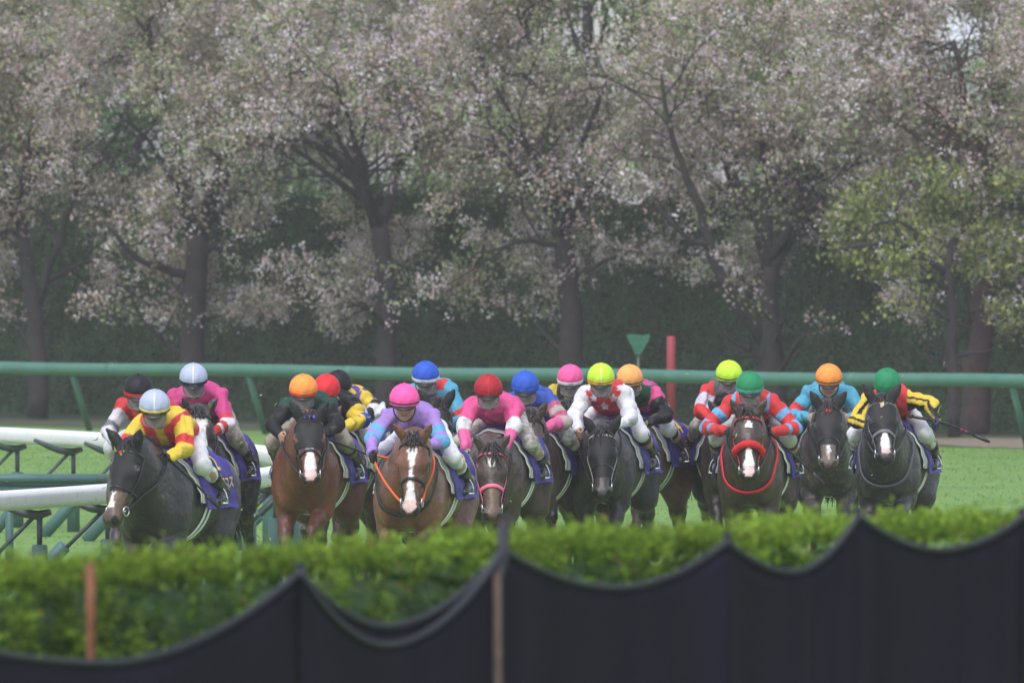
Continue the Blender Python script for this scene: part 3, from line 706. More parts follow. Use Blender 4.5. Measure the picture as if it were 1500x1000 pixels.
    mb = MB(); mb.tube(np.array([(0,0,0),(.003,0,pz2(900,d)),(0,0,pz2(826,d))]), .017, 8); mb.build('stake_shaft', mp_, root)
    mb = MB(); mb.tube(np.array([(0,0,pz2(826,d)),(0,0,pz2(824,d))]), [.02,.014], 8); mb.build('stake_cap', mp_, root)
build_net()
# ------------------------------------------------------------------ implicit surfaces for bodies
class Sdf:
    """smooth union of tapered capsules and ellipsoids, meshed as one continuous skin"""
    def __init__(s): s.p = []
    def cap(s, a, b, r1, r2=None, k=.04, sy=1.0, g=0):
        s.p.append(('c', V(*a), V(*b), float(r1), float(r2 if r2 is not None else r1), k, sy, g)); return s
    def ell(s, c, r, k=.04, R=None, g=0, sub=False):
        s.p.append(('e' if not sub else 'x', V(*c), V(*r), None if R is None else np.asarray(R,float), 0, k, 1.0, g)); return s
    def one(s, pr, P):
        if pr[0] == 'c':
            _, a, b, r1, r2, k, sy, g = pr
            ba = b-a; pa = P-a
            t = np.clip((pa@ba)/max(1e-9, ba@ba), 0, 1)
            q = pa - t[...,None]*ba
            if sy != 1.0:
                q = q.copy(); q[...,1] /= sy
                return (np.sqrt((q*q).sum(-1)) - (r1+(r2-r1)*t))*min(1.0, sy)
            return np.sqrt((q*q).sum(-1)) - (r1+(r2-r1)*t)
        c, r, R = pr[1], pr[2], pr[3]
        q = P-c
        if R is not None: q = q@R.T            # rows of R are the axes
        k0 = np.sqrt(((q/r)**2).sum(-1)); k1 = np.sqrt(((q/(r*r))**2).sum(-1))
        return k0*(k0-1)/np.maximum(k1, 1e-6)
    def ev(s, P, infl=0.0, groups=None):
        P = np.asarray(P, float); F = np.full(P.shape[:-1], 1.0)
        for pr in s.p:
            if groups is not None and pr[7] not in groups: continue
            F = s.mix(F, s.one(pr, P), pr)
        return F-infl
    @staticmethod
    def mix(F, d, pr):
        k = pr[5]
        if pr[0] == 'x':
            h = np.maximum(k-np.abs(F+d),0)/k
            return np.maximum(F,-d)+h*h*k/4
        h = np.maximum(k-np.abs(F-d),0)/k
        return np.minimum(F,d)-h*h*k/4
    def bounds(s, pr, m):
        if pr[0] == 'c':
            r = max(pr[3],pr[4])*max(1.0,pr[6])+m
            return np.minimum(pr[1],pr[2])-r, np.maximum(pr[1],pr[2])+r
        r = (pr[2].max() if pr[3] is not None else pr[2])+m
        return pr[1]-r, pr[1]+r
    def mesh(s, h, infl=0.0, groups=None, disp=None, crop=None):
        ps = [p for p in s.p if groups is None or p[7] in groups]
        pb = [p for p in ps if p[0] != 'x']
        lo = np.min([s.bounds(p, infl+2*h+.01)[0] for p in pb],0); hi = np.max([s.bounds(p, infl+2*h+.01)[1] for p in pb],0)
        n = np.ceil((hi-lo)/h).astype(int)+1
        F = np.full(n, .5)
        ax = [lo[i]+np.arange(n[i])*h for i in range(3)]
        for p in ps:
            a, b = s.bounds(p, infl+p[5]+.02)
            i0 = np.maximum(0, np.floor((a-lo)/h).astype(int)); i1 = np.minimum(n, np.ceil((b-lo)/h).astype(int)+1)
            if (i1 <= i0).any(): continue
            X = np.stack(np.meshgrid(*[ax[i][i0[i]:i1[i]] for i in range(3)], indexing='ij'),-1)
            sl = tuple(slice(i0[i],i1[i]) for i in range(3))
            F[sl] = s.mix(F[sl], s.one(p, X), p)
        F = F-infl
        if disp is not None or crop is not None:
            X = np.stack(np.meshgrid(*ax, indexing='ij'),-1)
            if disp is not None: F = F+disp(X)
            if crop is not None: F = np.maximum(F, crop(X))
        F[0]=F[-1]=.5; F[:,0]=F[:,-1]=.5; F[:,:,0]=F[:,:,-1]=.5
        return surfnet(F, lo, h)

def surfnet(F, lo, h):
    S = F < 0
    act = np.argwhere(S[:-1,:-1,:-1] | S[1:,:-1,:-1] | S[:-1,1:,:-1] | S[:-1,:-1,1:] | S[1:,1:,:-1] | S[1:,:-1,1:] | S[:-1,1:,1:] | S[1:,1:,1:])
    i,j,k = act.T
    corner = np.stack([S[i+a,j+b,k+c] for a in (0,1) for b in (0,1) for c in (0,1)],1)
    m = ~corner.all(1); act = act[m]; i,j,k = act.T
    acc = np.zeros((len(act),3)); cnt = np.zeros(len(act))
    for axn in range(3):
        o = [0,0,0]; o[axn] = 1
        oth = [q for q in range(3) if q != axn]
        for b in (0,1):
            for c in (0,1):
                e = [0,0,0]; e[oth[0]] = b; e[oth[1]] = c
                f0 = F[i+e[0],j+e[1],k+e[2]]; f1 = F[i+e[0]+o[0],j+e[1]+o[1],k+e[2]+o[2]]
                cr = (f0<0) != (f1<0)
                t = np.where(cr, f0/np.where(cr, f0-f1, 1), 0)
                pos = np.zeros((len(act),3)); pos[:,axn] = t; pos[:,oth[0]] = b; pos[:,oth[1]] = c
                acc += pos*cr[:,None]; cnt += cr
    v = lo + (act + acc/np.maximum(cnt,1)[:,None])*h
    idx = np.full(np.array(F.shape), -1, dtype=np.int64); idx[i,j,k] = np.arange(len(act))
    qs = []
    for axn in range(3):
        s0 = [slice(None)]*3; s1 = [slice(None)]*3; s0[axn] = slice(0,-1); s1[axn] = slice(1,None)
        cr = np.argwhere(S[tuple(s0)] != S[tuple(s1)])
        oth = [q for q in range(3) if q != axn]
        cr = cr[(cr[:,oth[0]] > 0) & (cr[:,oth[1]] > 0)]
        d1 = np.zeros(3,int); d1[oth[0]] = 1; d2 = np.zeros(3,int); d2[oth[1]] = 1
        g = lambda q: idx[q[:,0],q[:,1],q[:,2]]
        Q = np.stack([g(cr-d1-d2), g(cr-d2), g(cr), g(cr-d1)],1)
        ins = S[cr[:,0],cr[:,1],cr[:,2]]
        if axn == 1: ins = ~ins
        Q[~ins] = Q[~ins][:,::-1]
        qs.append(Q[(Q>=0).all(1)])
    q = np.concatenate(qs)
    # light Laplacian smoothing removes the lattice look
    for _ in range(2):
        a = np.zeros_like(v); c = np.zeros(len(v))
        for s in range(4):
            np.add.at(a, q[:,s], v[q[:,(s+1)%4]]); np.add.at(a, q[:,s], v[q[:,(s-1)%4]]); np.add.at(c, q[:,s], 2)
        v = v*.5 + .5*a/np.maximum(c,1)[:,None]
    return v, q

def march(sdf, O, D, off=0.0, far=.6, n=64, groups=None):
    """points where rays running inward from O+far*D first come within off of the body"""
    t = np.linspace(far, 0, n); P = O[...,None,:]+D[...,None,:]*t[:,None]
    f = sdf.ev(P, off, groups)
    hit = f < 0; i = np.argmax(hit, -1); i = np.where(hit.any(-1), np.maximum(i,1), n-1)
    f1 = np.take_along_axis(f, i[...,None], -1)[...,0]; f0 = np.take_along_axis(f, (i-1)[...,None], -1)[...,0]
    w_ = np.clip(f0/np.where(np.abs(f0-f1)<1e-9,1,f0-f1),0,1)
    tt = t[i-1]+(t[i]-t[i-1])*w_
    return O+D*tt[...,None]

def band(sdf, c, e1, e2, ax, width, th, a0=0, a1=360, n=48, off=.004, far=.5, groups=None, lean=0.0, mb=None, col=None, wav=None):
    """strap lying on the body: a ring (or arc) round centre c in the e1/e2 plane"""
    closed = abs(a1-a0) >= 359.9
    a = np.radians(np.linspace(a0,a1,n, endpoint=not closed))
    D = np.cos(a)[:,None]*np.asarray(e1)+np.sin(a)[:,None]*np.asarray(e2)
    rows = []
    for s in (-.5,.5):
        O = np.asarray(c)+np.asarray(ax)*s*width + 0*D
        if wav is not None: O = O+np.asarray(ax)*wav(a)[:,None]
        P = march(sdf, O, D, off, far, groups=groups)
        for _ in range(2):
            if closed: P = .5*P+.25*np.roll(P,1,0)+.25*np.roll(P,-1,0)
            else: P[1:-1] = .5*P[1:-1]+.25*P[:-2]+.25*P[2:]
        rows += [P, P+D*th]
    A,Ao,B,Bo = rows
    v = np.concatenate([A,Ao,Bo,B]); m = len(a); k = np.arange(m if closed else m-1); kk = (k+1)%m
    q = [np.stack([k+r*m, kk+r*m, kk+((r+1)%4)*m, k+((r+1)%4)*m],1) for r in range(4)]
    if not closed: q += [np.array([[0,m,2*m,3*m]]), np.array([[m-1,4*m-1,3*m-1,2*m-1]])]
    mb = mb or MB(); mb.add(v, np.concatenate(q), col); return mb

def project_strip(sdf, pts, Dirs, width, th, off=.004, far=.3, mb=None, groups=None, side=None):
    """strap following a path of points; each pushed inward along its direction onto the body"""
    pts = np.asarray(pts,float); Dirs = np.asarray(Dirs,float)
    P = march(sdf, pts-Dirs*far*.5, Dirs, off, far, groups=groups)
    T = np.gradient(P,axis=0); T /= np.linalg.norm(T,axis=1)[:,None]
    W = np.cross(T,Dirs); W /= np.linalg.norm(W,axis=1)[:,None]
    v = np.concatenate([P-W*width/2, P+W*width/2, P+W*width/2+Dirs*th, P-W*width/2+Dirs*th]); m = len(P); k = np.arange(m-1)
    q = [np.stack([k+r*m,k+1+r*m,k+1+((r+1)%4)*m,k+((r+1)%4)*m],1) for r in range(4)]+[np.array([[0,m,2*m,3*m]]), np.array([[m-1,4*m-1,3*m-1,2*m-1]])]
    mb = mb or MB(); mb.add(v,np.concatenate(q)); return mb

# ------------------------------------------------------------------ shared materials
M_coat = mat('horse_coat', rough=.38, mud=.12, attr=True, spec=.45, noise=.28, nscale=7, bump=.6, bscale=26, bdist=.018, coat=.06)
M_coat_mud = mat('muddy_coat', rough=.5, attr=True, spec=.4, noise=.16, nscale=9, bump=.35, bscale=40, bdist=.012, mud=.55)
M_hair = mat('horse_hair', rough=.5, attr=True, noise=.3, nscale=30)
M_hoof = mat('hoof_horn', (.06,.05,.045), .5, noise=.2, nscale=20)
M_eye = mat('dark_eye', (.006,.005,.005), .08, spec=.9, coat=1)
M_leather = mat('black_leather', (.012,.011,.012), .35, noise=.2, nscale=30)
M_steel = mat('bright_steel', (.55,.56,.58), .25, metal=.9)
M_purple = mat('purple_cloth', (.050,.030,.27), .6, noise=.12, nscale=12, bump=.3, bscale=60)
M_yellow = mat('yellow_print', (.78,.56,.05), .6)
M_white = mat('white_webbing', (.86,.86,.84), .6, noise=.05, nscale=20)
M_skin = mat('skin', rough=.5, attr=True, noise=.06, nscale=20)
M_silk = mat('racing_silks', rough=.6, attr=True, spec=.3, noise=.14, nscale=9, bump=.8, bscale=14, bdist=.03, mud=.16)
M_silk2 = mat('breeches_cloth', rough=.6, attr=True, noise=.06, nscale=10, bump=.3, bscale=20, bdist=.012, mud=.16)
M_silk3 = mat('mud_spattered_breeches', rough=.65, attr=True, noise=.1, nscale=10, bump=.3, bscale=20, bdist=.012, mud=.75)
M_cap = mat('cap_cloth', rough=.62, attr=True, spec=.3, noise=.10, nscale=14, bump=.2, bscale=30, bdist=.006)
M_boot = mat('boot_leather', (.014,.013,.015), .22, spec=.6, mud=.35)
M_lens = mat('clear_lens', (.30,.30,.33), .2, spec=.5, alpha=.36, noise=.4, nscale=25)
M_lens_dark = mat('dark_lens', (.012,.012,.018), .08, spec=.8)
M_glove = mat('glove_knit', rough=.7, attr=True, noise=.1, nscale=60)

def coloured(name, key_cache={}, **kw):
    if name not in key_cache: key_cache[name] = mat(name, **kw)
    return key_cache[name]

# ------------------------------------------------------------------ the horse
LEGS = {   # joint chains in the horse's frame: front legs elbow-knee-fetlock-hoof, hind legs stifle-hock-fetlock-hoof
 'reach': dict(fl=[(.50,.95),(.86,.80),(1.12,.58),(1.20,.50)], fr=[(.48,.93),(.70,.62),(.46,.47),(.36,.55)], hl=[(-.58,.96),(-.98,.62),(-.86,.28),(-.80,.19)], hr=[(-.62,.94),(-1.12,.68),(-1.22,.36),(-1.30,.30)]),
 'stance': dict(fl=[(.48,.93),(.74,.66),(.56,.42),(.46,.46)], fr=[(.46,.92),(.52,.52),(.44,.16),(.50,.05)], hl=[(-.62,.95),(-1.06,.66),(-1.28,.42),(-1.36,.42)], hr=[(-.58,.94),(-.94,.60),(-.80,.25),(-.72,.17)]),
 'gather': dict(fl=[(.50,.94),(.74,.64),(.50,.50),(.42,.58)], fr=[(.50,.95),(.80,.70),(.72,.42),(.66,.34)], hl=[(-.52,.94),(-.80,.55),(-.58,.26),(-.50,.17)], hr=[(-.56,.94),(-.88,.57),(-.70,.24),(-.62,.15)]),
}
HS, HW = 1.08, 1.13      # head size and width
SCL = 1.06
class Horse: pass
def horse_sdf(poll, pitch, hyaw, legs, bulk=1.0, roll=0.0):
    s = Sdf(); b = bulk
    # trunk
    s.ell((.05,0,1.24), (.60,.275*b,.33), .05)
    s.ell((.44,0,1.24), (.32,.235*b,.32), .08)
    s.ell((-.30,0,1.20), (.46,.25*b,.275), .08)
    for y in (1,-1):
        s.ell((.46,y*.155*b,1.20), (.19,.105,.30), .07)         # shoulder
        s.ell((.63,y*.095*b,1.10), (.13,.105,.16), .06)         # breast muscles, a groove between them
        s.ell((-.78,y*.15*b,1.22), (.27,.135,.29), .08)         # haunch
        s.ell((-.62,y*.17*b,1.04), (.15,.10,.20), .07)
        s.ell((-.50,y*.175*b,1.42), (.09,.05,.05), .07)         # hip point
    s.cap((.34,0,1.44),(-.05,0,1.42), .12,.11, .10)             # withers, back
    s.cap((-.05,0,1.33),(-.52,0,1.37), .20,.20, .10)
    s.ell((-.72,0,1.34), (.34,.24*b,.215), .09)                 # croup
    s.cap((-1.0,0,1.38),(-1.10,0,1.30), .07,.045, .06)          # dock
    # neck
    poll = V(*poll)
    base_t = V(.40,0,1.40); base_b = V(.60,0,1.16)
    cy, sy_ = math.cos(hyaw), math.sin(hyaw); cp, sp = math.cos(pitch), math.sin(pitch)
    u = V(cp*cy, cp*sy_, -sp); v = V(-sy_, cy, 0); w_ = nrm(np.cross(v, -u)); 
    if w_[2] < 0: w_ = -w_
    if roll:
        c_, s_ = math.cos(roll), math.sin(roll); v, w_ = v*c_+w_*s_, w_*c_-v*s_
    H = lambda a,b_,c: poll + (u*a + v*b_*HW + w_*c)*HS
    R = np.stack([u,v,w_])
    throat = H(.07,0,-.17)
    def bez(a,m,b_,n): 
        t = np.linspace(0,1,n)[:,None]; return (1-t)**2*a+2*t*(1-t)*m+t*t*b_
    top = bez(base_t, V((.40+poll[0])*.5-.02, poll[1]*.35, (1.44+poll[2])*.5+.07), H(-.03,0,-.055), 6)
    bot = bez(base_b, V(.90, poll[1]*.4, (1.16+throat[2])*.5-.02), throat, 6)
    mid = (top+bot)/2
    rt = np.linspace(.135,.070,6); rb = np.linspace(.185,.095,6); rm = np.linspace(.20,.115,6)
    for i in range(5):
        s.cap(top[i],top[i+1],rt[i],rt[i+1],.07); s.cap(bot[i],bot[i+1],rb[i],rb[i+1],.07); s.cap(mid[i],mid[i+1],rm[i]*.95,rm[i+1]*.9,.08)
    def hl(c,r,k,R,g,sub=False): s.ell(c,(r[0]*HS,r[1]*HS*HW,r[2]*HS),k,R,g,sub)
    def hc_(a_,b_,r1,r2,k,sy=1.0,g=0): s.cap(a_,b_,r1*HS*1.06,r2*HS*1.06,k,sy,g)
    # head (frame u: poll to muzzle, v: to the horse's left, w: out of the forehead)
    g = 1
    hl(H(.07,0,-.085),(.115,.083,.095),.04,R,g)
    hc_(H(.08,.035,-.045),H(.20,.035,-.055),.052,.045,.03,g=g); hc_(H(.08,-.035,-.045),H(.20,-.035,-.055),.052,.045,.03,g=g)
    hc_(H(.18,0,-.055),H(.47,0,-.072),.060,.043,.035,g=g)
    hc_(H(.20,0,-.115),H(.47,0,-.105),.062,.044,.04,g=g)
    for y in (1,-1):
        hl(H(.17,y*.052,-.16),(.125,.036,.105),.035,R,g)     # jowl
        hc_(H(.25,y*.045,-.17),H(.45,y*.024,-.128),.030,.022,.04,g=g)
        hl(H(.165,y*.082,-.062),(.048,.026,.034),.022,R,g)   # eye socket ridge
        hc_(H(.22,y*.068,-.085),H(.34,y*.050,-.088),.020,.012,.03,g=g)  # facial crest
        hl(H(.525,y*.036,-.078),(.048,.030,.040),.02,R,g)    # nostril wing
        hl(H(.552,y*.047,-.058),(.030,.014,.020),.008,R,g,sub=True)
        # ear
        e0 = H(.0,y*.060,-.02); e1 = H(-.045,y*.096,.035); e2 = H(-.075,y*.128,.085)
        hc_(e0,e1,.032,.030,.02,g=2); hc_(e1,e2,.030,.006,.01,g=2)
        ea = nrm(e2-e0); eo = nrm(u*.9+w_*.35); eo = nrm(eo-ea*np.dot(eo,ea))
        hl((e1*.62+e2*.38)+eo*.030,(.050,.012,.016),.006,np.stack([ea,nrm(np.cross(ea,eo)),eo]),1,sub=True)
    hl(H(.52,0,-.082),(.062,.046,.050),.03,R,g)
    hl(H(.545,0,-.115),(.040,.040,.026),.02,R,g)             # upper lip
    hl(H(.505,0,-.150),(.048,.032,.024),.02,R,g)             # chin
    hc_(H(.38,0,-.14),H(.49,0,-.148),.026,.022,.03,g=g)
    # legs
    for key, y0 in (('fl',.15),('fr',-.15),('hl',.17),('hr',-.17)):
        J = [V(x, y0*(1 if i == 0 else .85), z) for i,(x,z) in enumerate(legs[key])]
        if key[0] == 'f':
            s.cap(V(.50,y0*.95,1.12),J[0],.115,.085,.07); s.cap(J[0],J[0]+(J[1]-J[0])*.55,.080,.062,.05); s.cap(J[0]+(J[1]-J[0])*.5,J[1],.060,.042,.04)
            s.ell(J[1],(.05,.045,.052),.03); s.cap(J[1],J[2],.034,.028,.025)
        else:
            s.cap(V(-.70,y0*.95,1.14),J[0],.15,.115,.08); s.cap(J[0],J[0]+(J[1]-J[0])*.5,.110,.072,.06); s.cap(J[0]+(J[1]-J[0])*.5,J[1],.070,.044,.05)
            s.ell(J[1]+V(-.02,0,.01),(.055,.04,.05),.03); s.cap(J[1],J[2],.038,.030,.025)
        s.ell(J[2],(.038,.036,.038),.02); 
        dv = nrm(J[3]-J[2]); s.cap(J[2],J[3]-dv*.03,.029,.034,.02)
    info = Horse(); info.s = s; info.u, info.v, info.w, info.poll, info.R = u, v, w_, poll, R
    info.top = top; info.H = H; info.legs = legs; info.bot = bot
    return info

def head_coords(I, P): return (P-I.poll)@I.R.T/HS/np.array([1,HW,1])

def make_horse(spec):
    n = spec['n']; rg = np.random.default_rng(500+n)
    s_ = spec['s']; d = F_PX/s_; yaw = math.radians(spec.get('yaw',0)); rz = -math.pi/2-yaw
    capw = V(px2(spec['cap'],d), d, 0)
    # the rider's head sits .56 ahead of the girth
    off = rotz(rz)@V(.56+spec.get('fwd',0), spec.get('lat',0), 0)*SCL
    pos = capw-off; pos[2] = 0
    pos[1] += off[1]*0
    legs = LEGS[spec.get('gait','reach')]
    # rotate so that the head points where asked: nose px / poll px
    Rz = rotz(rz)
    pollx = 1.10+spec.get('px',0)
    ppx = spec.get('poll'); 
    dp = pos[1]-1.1; wx = px2(ppx, dp)
    # local y giving that world x:  wx = pos.x + R00*lx + R01*ly
    ly = ((wx-pos[0])/SCL-Rz[0,0]*pollx)/Rz[0,1]; ly = float(np.clip(ly,-.5,.5))
    if abs(ly) > .25: pollx -= .12
    poll = (pollx, ly, spec['pz']/SCL)
    pitch = math.radians(spec.get('pitch',62))
    nx = px2(spec['nose'], dp-.25); hl_ = .56*HS*SCL*math.cos(pitch)
    # world x of the nose = poll world x + component of head direction
    need = (nx-wx)/max(.05,hl_); a = math.asin(max(-.95,min(.95,need)))   # angle from the camera axis, + towards image right
    hyaw = (a) - rz - math.pi/2                      # head direction in world: angle -90deg + a
    I = horse_sdf(poll, pitch, hyaw, legs, spec.get('bulk',1.01), math.radians(spec.get('roll',0)))
    root = empty('race_horse', tuple(pos), rz); root.scale = (SCL,)*3; tag(root, spec['hlabel'], 'horse', 'race horses galloping towards the camera')
    S = I.s
    v, q = S.mesh(.0145, disp=lambda X: np.where(X[...,0] < .95, 1, .3)*(.005*vnoise(X*np.array([1,1,.6]),9,n)+.0025*(1-2*np.abs(vnoise(X*np.array([.7,1,1]),16,n+2)))))
    hc = head_coords(I, v)
    coat = np.array(spec['coat']); dark = np.array(spec.get('points', coat*.35))
    col = np.tile(coat,(len(v),1))
    # darker belly line, legs and muzzle: the coat's own points
    zleg = np.clip((.95-v[:,2])/.25,0,1)[:,None]; col = col*(1-zleg)+dark*zleg
    ishead = (np.abs(hc[:,1])<.14)&(hc[:,0]>-.02)&(hc[:,2]<.05)&(hc[:,2]>-.30)&(hc[:,0]<.66)
    mz = np.where(ishead, np.clip((hc[:,0]-.42)/.08,0,1), 0)[:,None]; col = col*(1-mz*.75)+dark*mz*.75
    col *= (1+.25*vnoise(v,5,n)+.18*vnoise(v,13,n+1))[:,None]
    fr = ishead & (hc[:,2] > -.095)
    wob = .005*np.sin(hc[:,0]*40+n)+.006*vnoise(v,38,n)
    Wh = np.array([.72,.68,.66]); Pk = np.array([.60,.42,.40])
    for (u0,u1,w0,w1) in spec.get('blaze',[]):
        t = (hc[:,0]-u0)/(u1-u0); wd = w0+(w1-w0)*np.clip(t,0,1)+wob
        ends = np.minimum(1, np.minimum(t, 1-t)*8+.35)
        m_ = fr & (t>0)&(t<1)&(np.abs(hc[:,1]) < wd*ends)
        col[m_] = np.where((hc[m_,0]>.47)[:,None], Pk, Wh)
    if spec.get('muzz'):
        mm = ishead & (hc[:,0] > .33) & ~(col.min(1) > .3); col[mm] = np.array(spec['muzz'])*(1-.5*np.clip((hc[mm,0]-.48)/.08,0,1))[:,None]
    # nostrils
    for y in (1,-1):
        dn = np.linalg.norm((v-I.H(.556,y*.046,-.062))@I.R.T*np.array([.8,1.25,1]),axis=1); col[dn<.034] = (.010,.008,.008)
    # inner ears
    hoofm = np.zeros(len(v),bool)
    M = M_coat_mud if spec.get('mud') else M_coat
    body = mesh_np('body', v, q, M, root, col)
    # hoofs
    for key, y0 in (('fl',.15),('fr',-.15),('hl',.17),('hr',-.17)):
        J2 = V(legs[key][2][0],y0*.85,legs[key][2][1]); J3 = V(legs[key][3][0],y0*.85,legs[key][3][1]); dv = nrm(J3-J2)
        mb = MB(); mb.tube(np.array([J3-dv*.045,J3-dv*.02,J3+dv*.035,J3+dv*.04]), [.036,.044,.056,.048], 14); mb.build('hoof', M_hoof, root)
    # eyes
    for y in (1,-1):
        e = Sdf(); e.ell(I.H(.165,y*.097,-.060),(.022,.014,.018),.01,I.R); ev,eq = e.mesh(.006); mesh_np('eye', ev,eq,M_eye,root)
    # mane: locks along the crest blown to one side, forelock between the ears
    mb = MB(); hcx = spec.get('hair',(.012,.010,.010))
    Ltop = I.top
    for k in range(120):
        t = rg.uniform(0.1,1)*5*.999; i = int(t); p = Ltop[i]+(Ltop[i+1]-Ltop[i])*(t-i); 
        r0 = np.interp(t,[0,5],[.125,.06]); sd = 1 if rg.random() < .75 else -1
        p = p+V(0,sd*.015,r0*.97); ln = rg.uniform(.09,.17)
        dr = nrm(V(-.75,sd*rg.uniform(.2,.6),rg.uniform(-.35,.5)))
        pts = [p]
        for m_ in range(4): dr = nrm(dr+V(-.05,sd*.10,-.30)+rg.normal(size=3)*.12); pts.append(pts[-1]+dr*ln/4)
        mb.tube(np.array(pts), np.array([.010,.010,.008,.006,.002])*rg.uniform(.8,1.3), 4, np.array(hcx)*rg.uniform(.6,1.6), cap=False)
    for k in range(34):
        p = I.H(rg.uniform(-.05,.0),rg.uniform(-.035,.035),rg.uniform(-.0,.02)); L_ = spec.get('forelock',.13)*rg.uniform(.6,1.2)
        dr = nrm(I.u*.8+I.w*.45+I.v*rg.uniform(-.5,.5)); pts = [p]
        for m_ in range(4): dr = nrm(dr-I.w*.22+rg.normal(size=3)*.12); pts.append(pts[-1]+dr*L_/4)
        mb.tube(np.array(pts), [.008,.008,.007,.005,.002], 4, np.array(hcx)*rg.uniform(.6,1.6), cap=False)
    mb.build('mane', M_hair, root, usecol=True)
    mb = MB()
    for k in range(150):
        p = V(-1.09,0,1.29)+rg.normal(size=3)*.018; dr = nrm(V(-1,rg.normal()*.10,-.15+rg.normal()*.10)); pts = [p]; ln = rg.uniform(.4,.68)
        for m_ in range(7): dr = nrm(dr+V(0,rg.normal()*.05,-.24+rg.normal()*.05)); pts.append(pts[-1]+dr*ln/7)
        mb.tube(np.array(pts), np.array([.010,.011,.011,.010,.008,.006,.004,.002]), 4, np.array(hcx)*rg.uniform(.6,1.6), cap=False)
    mb.build('tail', M_hair, root, usecol=True)
    # hood: cloth shell over the head with ear covers, open round the eyes
    if spec.get('hood'):
        ulim = spec.get('hoodlen',.34)
        vv, qq = S.mesh(.0145, infl=.007, groups=(1,2), crop=None)
        h2 = head_coords(I, vv)
        vis = (h2[:,0] < ulim+.02*np.cos(h2[:,1]*30)) & (h2[:,2] > -.24)
        for y in (1,-1):
            vis &= ~((np.abs(h2[:,0]-.165)<.045)&(np.abs(h2[:,2]+.06)<.032)&(h2[:,1]*y>.075))
        fq = qq[vis[qq].all(1)]
        used = np.unique(fq); mp = -np.ones(len(vv),int); mp[used] = np.arange(len(used))
        hcol = np.tile(np.array(spec['hood']),(len(used),1))
        mesh_np('hood', vv[used], mp[fq], M_glove, root, hcol)
    if spec.get('mark'):    # small emblem on the hood's forehead
        mcs = spec['mark']
        mb = MB()
        for (a0,b0,r0,cc) in mcs:
            O = I.H(a0,b0,0)+I.w*.0; P0 = march(S, (I.H(a0,b0,-.05))[None,:], I.w[None,:], .0085, .14)[0]
            mb.box(P0+I.w*.003,(r0*1.7,r0*1.7,.006),np.stack([nrm(I.u+I.v*.6),nrm(I.v-I.u*.6),I.w],1),cc,bev=.002)
        mb.build('emblem', M_glove, root, usecol=True)
    # bridle
    bc = spec.get('bridle'); mbr = coloured('bridle_%s' % spec.get('bname','black'), col=bc, rough=.4) if bc else M_leather
    mb = MB(); G = (0,1)
    c1 = I.H(.045,0,-.09)
    band(S, I.H(.055,0,-.10), I.v, I.w, I.u, .024,.005, -20,200, 26, .009, .3, (1,), mb=mb)   # browband
    band(S, I.H(.015,0,-.13), I.v, I.w, nrm(I.u*.9-I.w*.3), .022,.005, -60,240, 26, .009, .3, (1,), mb=mb) # crownpiece
    for y in (1,-1):
        t = np.linspace(0,1,12)[:,None]
        pts = I.H(.04,y*.085,-.10)*(1-t)+I.H(.43,y*.060,-.105)*t
        project_strip(S, pts, np.tile(I.v*y,(12,1)), .018,.004,.010,.25,mb,(1,))
        # ring bit
        c = I.H(.455,y*.058,-.115); th = np.linspace(0,2*np.pi,13)
    mb.build('bridle', mbr, root)
    mbn = MB()
    nb = spec.get('noseband'); 
    if nb and spec.get('sheepskin'):
        a = np.radians(np.linspace(-30,210,30)); D = np.cos(a)[:,None]*I.v+np.sin(a)[:,None]*I.w
        P0 = march(S, np.tile(I.H(.30,0,-.105),(30,1)), D, .012, .3, groups=(1,))
        rr = .030*(1+.12*np.sin(np.arange(30)*2.7)); rr[0]=rr[-1]=.014; rr[1]=rr[-2]=.022
        mbn.tube(P0+D*.012, rr, 12)
        mbn.build('noseband', coloured('sheepskin_red', col=nb, rough=.9, noise=.15, nscale=60, bump=1, bscale=150, bdist=.01), root)
    else:
        band(S, I.H(.315,0,-.11), I.v, I.w, I.u, .030 if nb else .022,.006, 0,360, 36, .006, .3, (1,), mb=mbn)
        mbn.build('noseband', coloured('noseband_%d' % n, col=nb, rough=.5) if nb else M_leather, root)
    mbb = MB(); tips = []
    for y in (1,-1):
        c = I.H(.452,y*.066,-.118); tips.append(c)
        th = np.linspace(0,2*np.pi,15); mbb.tube(c+(np.cos(th)[:,None]*I.u+np.sin(th)[:,None]*I.w)*.034, .0065, 6, cap=False)
    mbb.tube(np.array([tips[0],tips[1]]), .008, 6); mbb.build('bit', M_steel, root)
    # breastplate / martingale strap and reins are added with the rider's hands
    hands = spec['hands']; mb = MB()
    for tip, hp in zip(tips, hands):
        m_ = (tip+hp)/2+V(0,(.05 if tip is tips[0] else -.05)+ (tip[1]-hp[1])*.0,-.02)
        t = np.linspace(0,1,14)[:,None]; P0 = (1-t)**2*tip+2*t*(1-t)*m_+t*t*hp
        # keep the rein outside the neck
        f = S.ev(P0); 
        for _ in range(6):
            f = S.ev(P0, .014); g_ = np.stack([S.ev(P0+e)-S.ev(P0-e) for e in (V(.01,0,0),V(0,.01,0),V(0,0,.01))],1); g_ /= np.maximum(1e-6,np.linalg.norm(g_,axis=1))[:,None]
            P0 = P0+g_*np.maximum(0,-f)[:,None]
        P0[0] = tip; P0[-1] = hp
        mb.tube(P0, .0095, 6, sx=1.0)
    hm = (hands[0]+hands[1])/2
    t = np.linspace(0,1,9)[:,None]; mb.tube((1-t)*hands[0]+t*hands[1]+V(0,0,-.0)-np.sin(t*np.pi)*V(.0,0,.05), .0085, 5)
    rc = spec.get('rein'); mb.build('reins', coloured('rein_%d'%n, col=rc, rough=.6) if rc else M_leather, root)
    # saddle, pad, numbered cloth, girths
    TR = (0,)
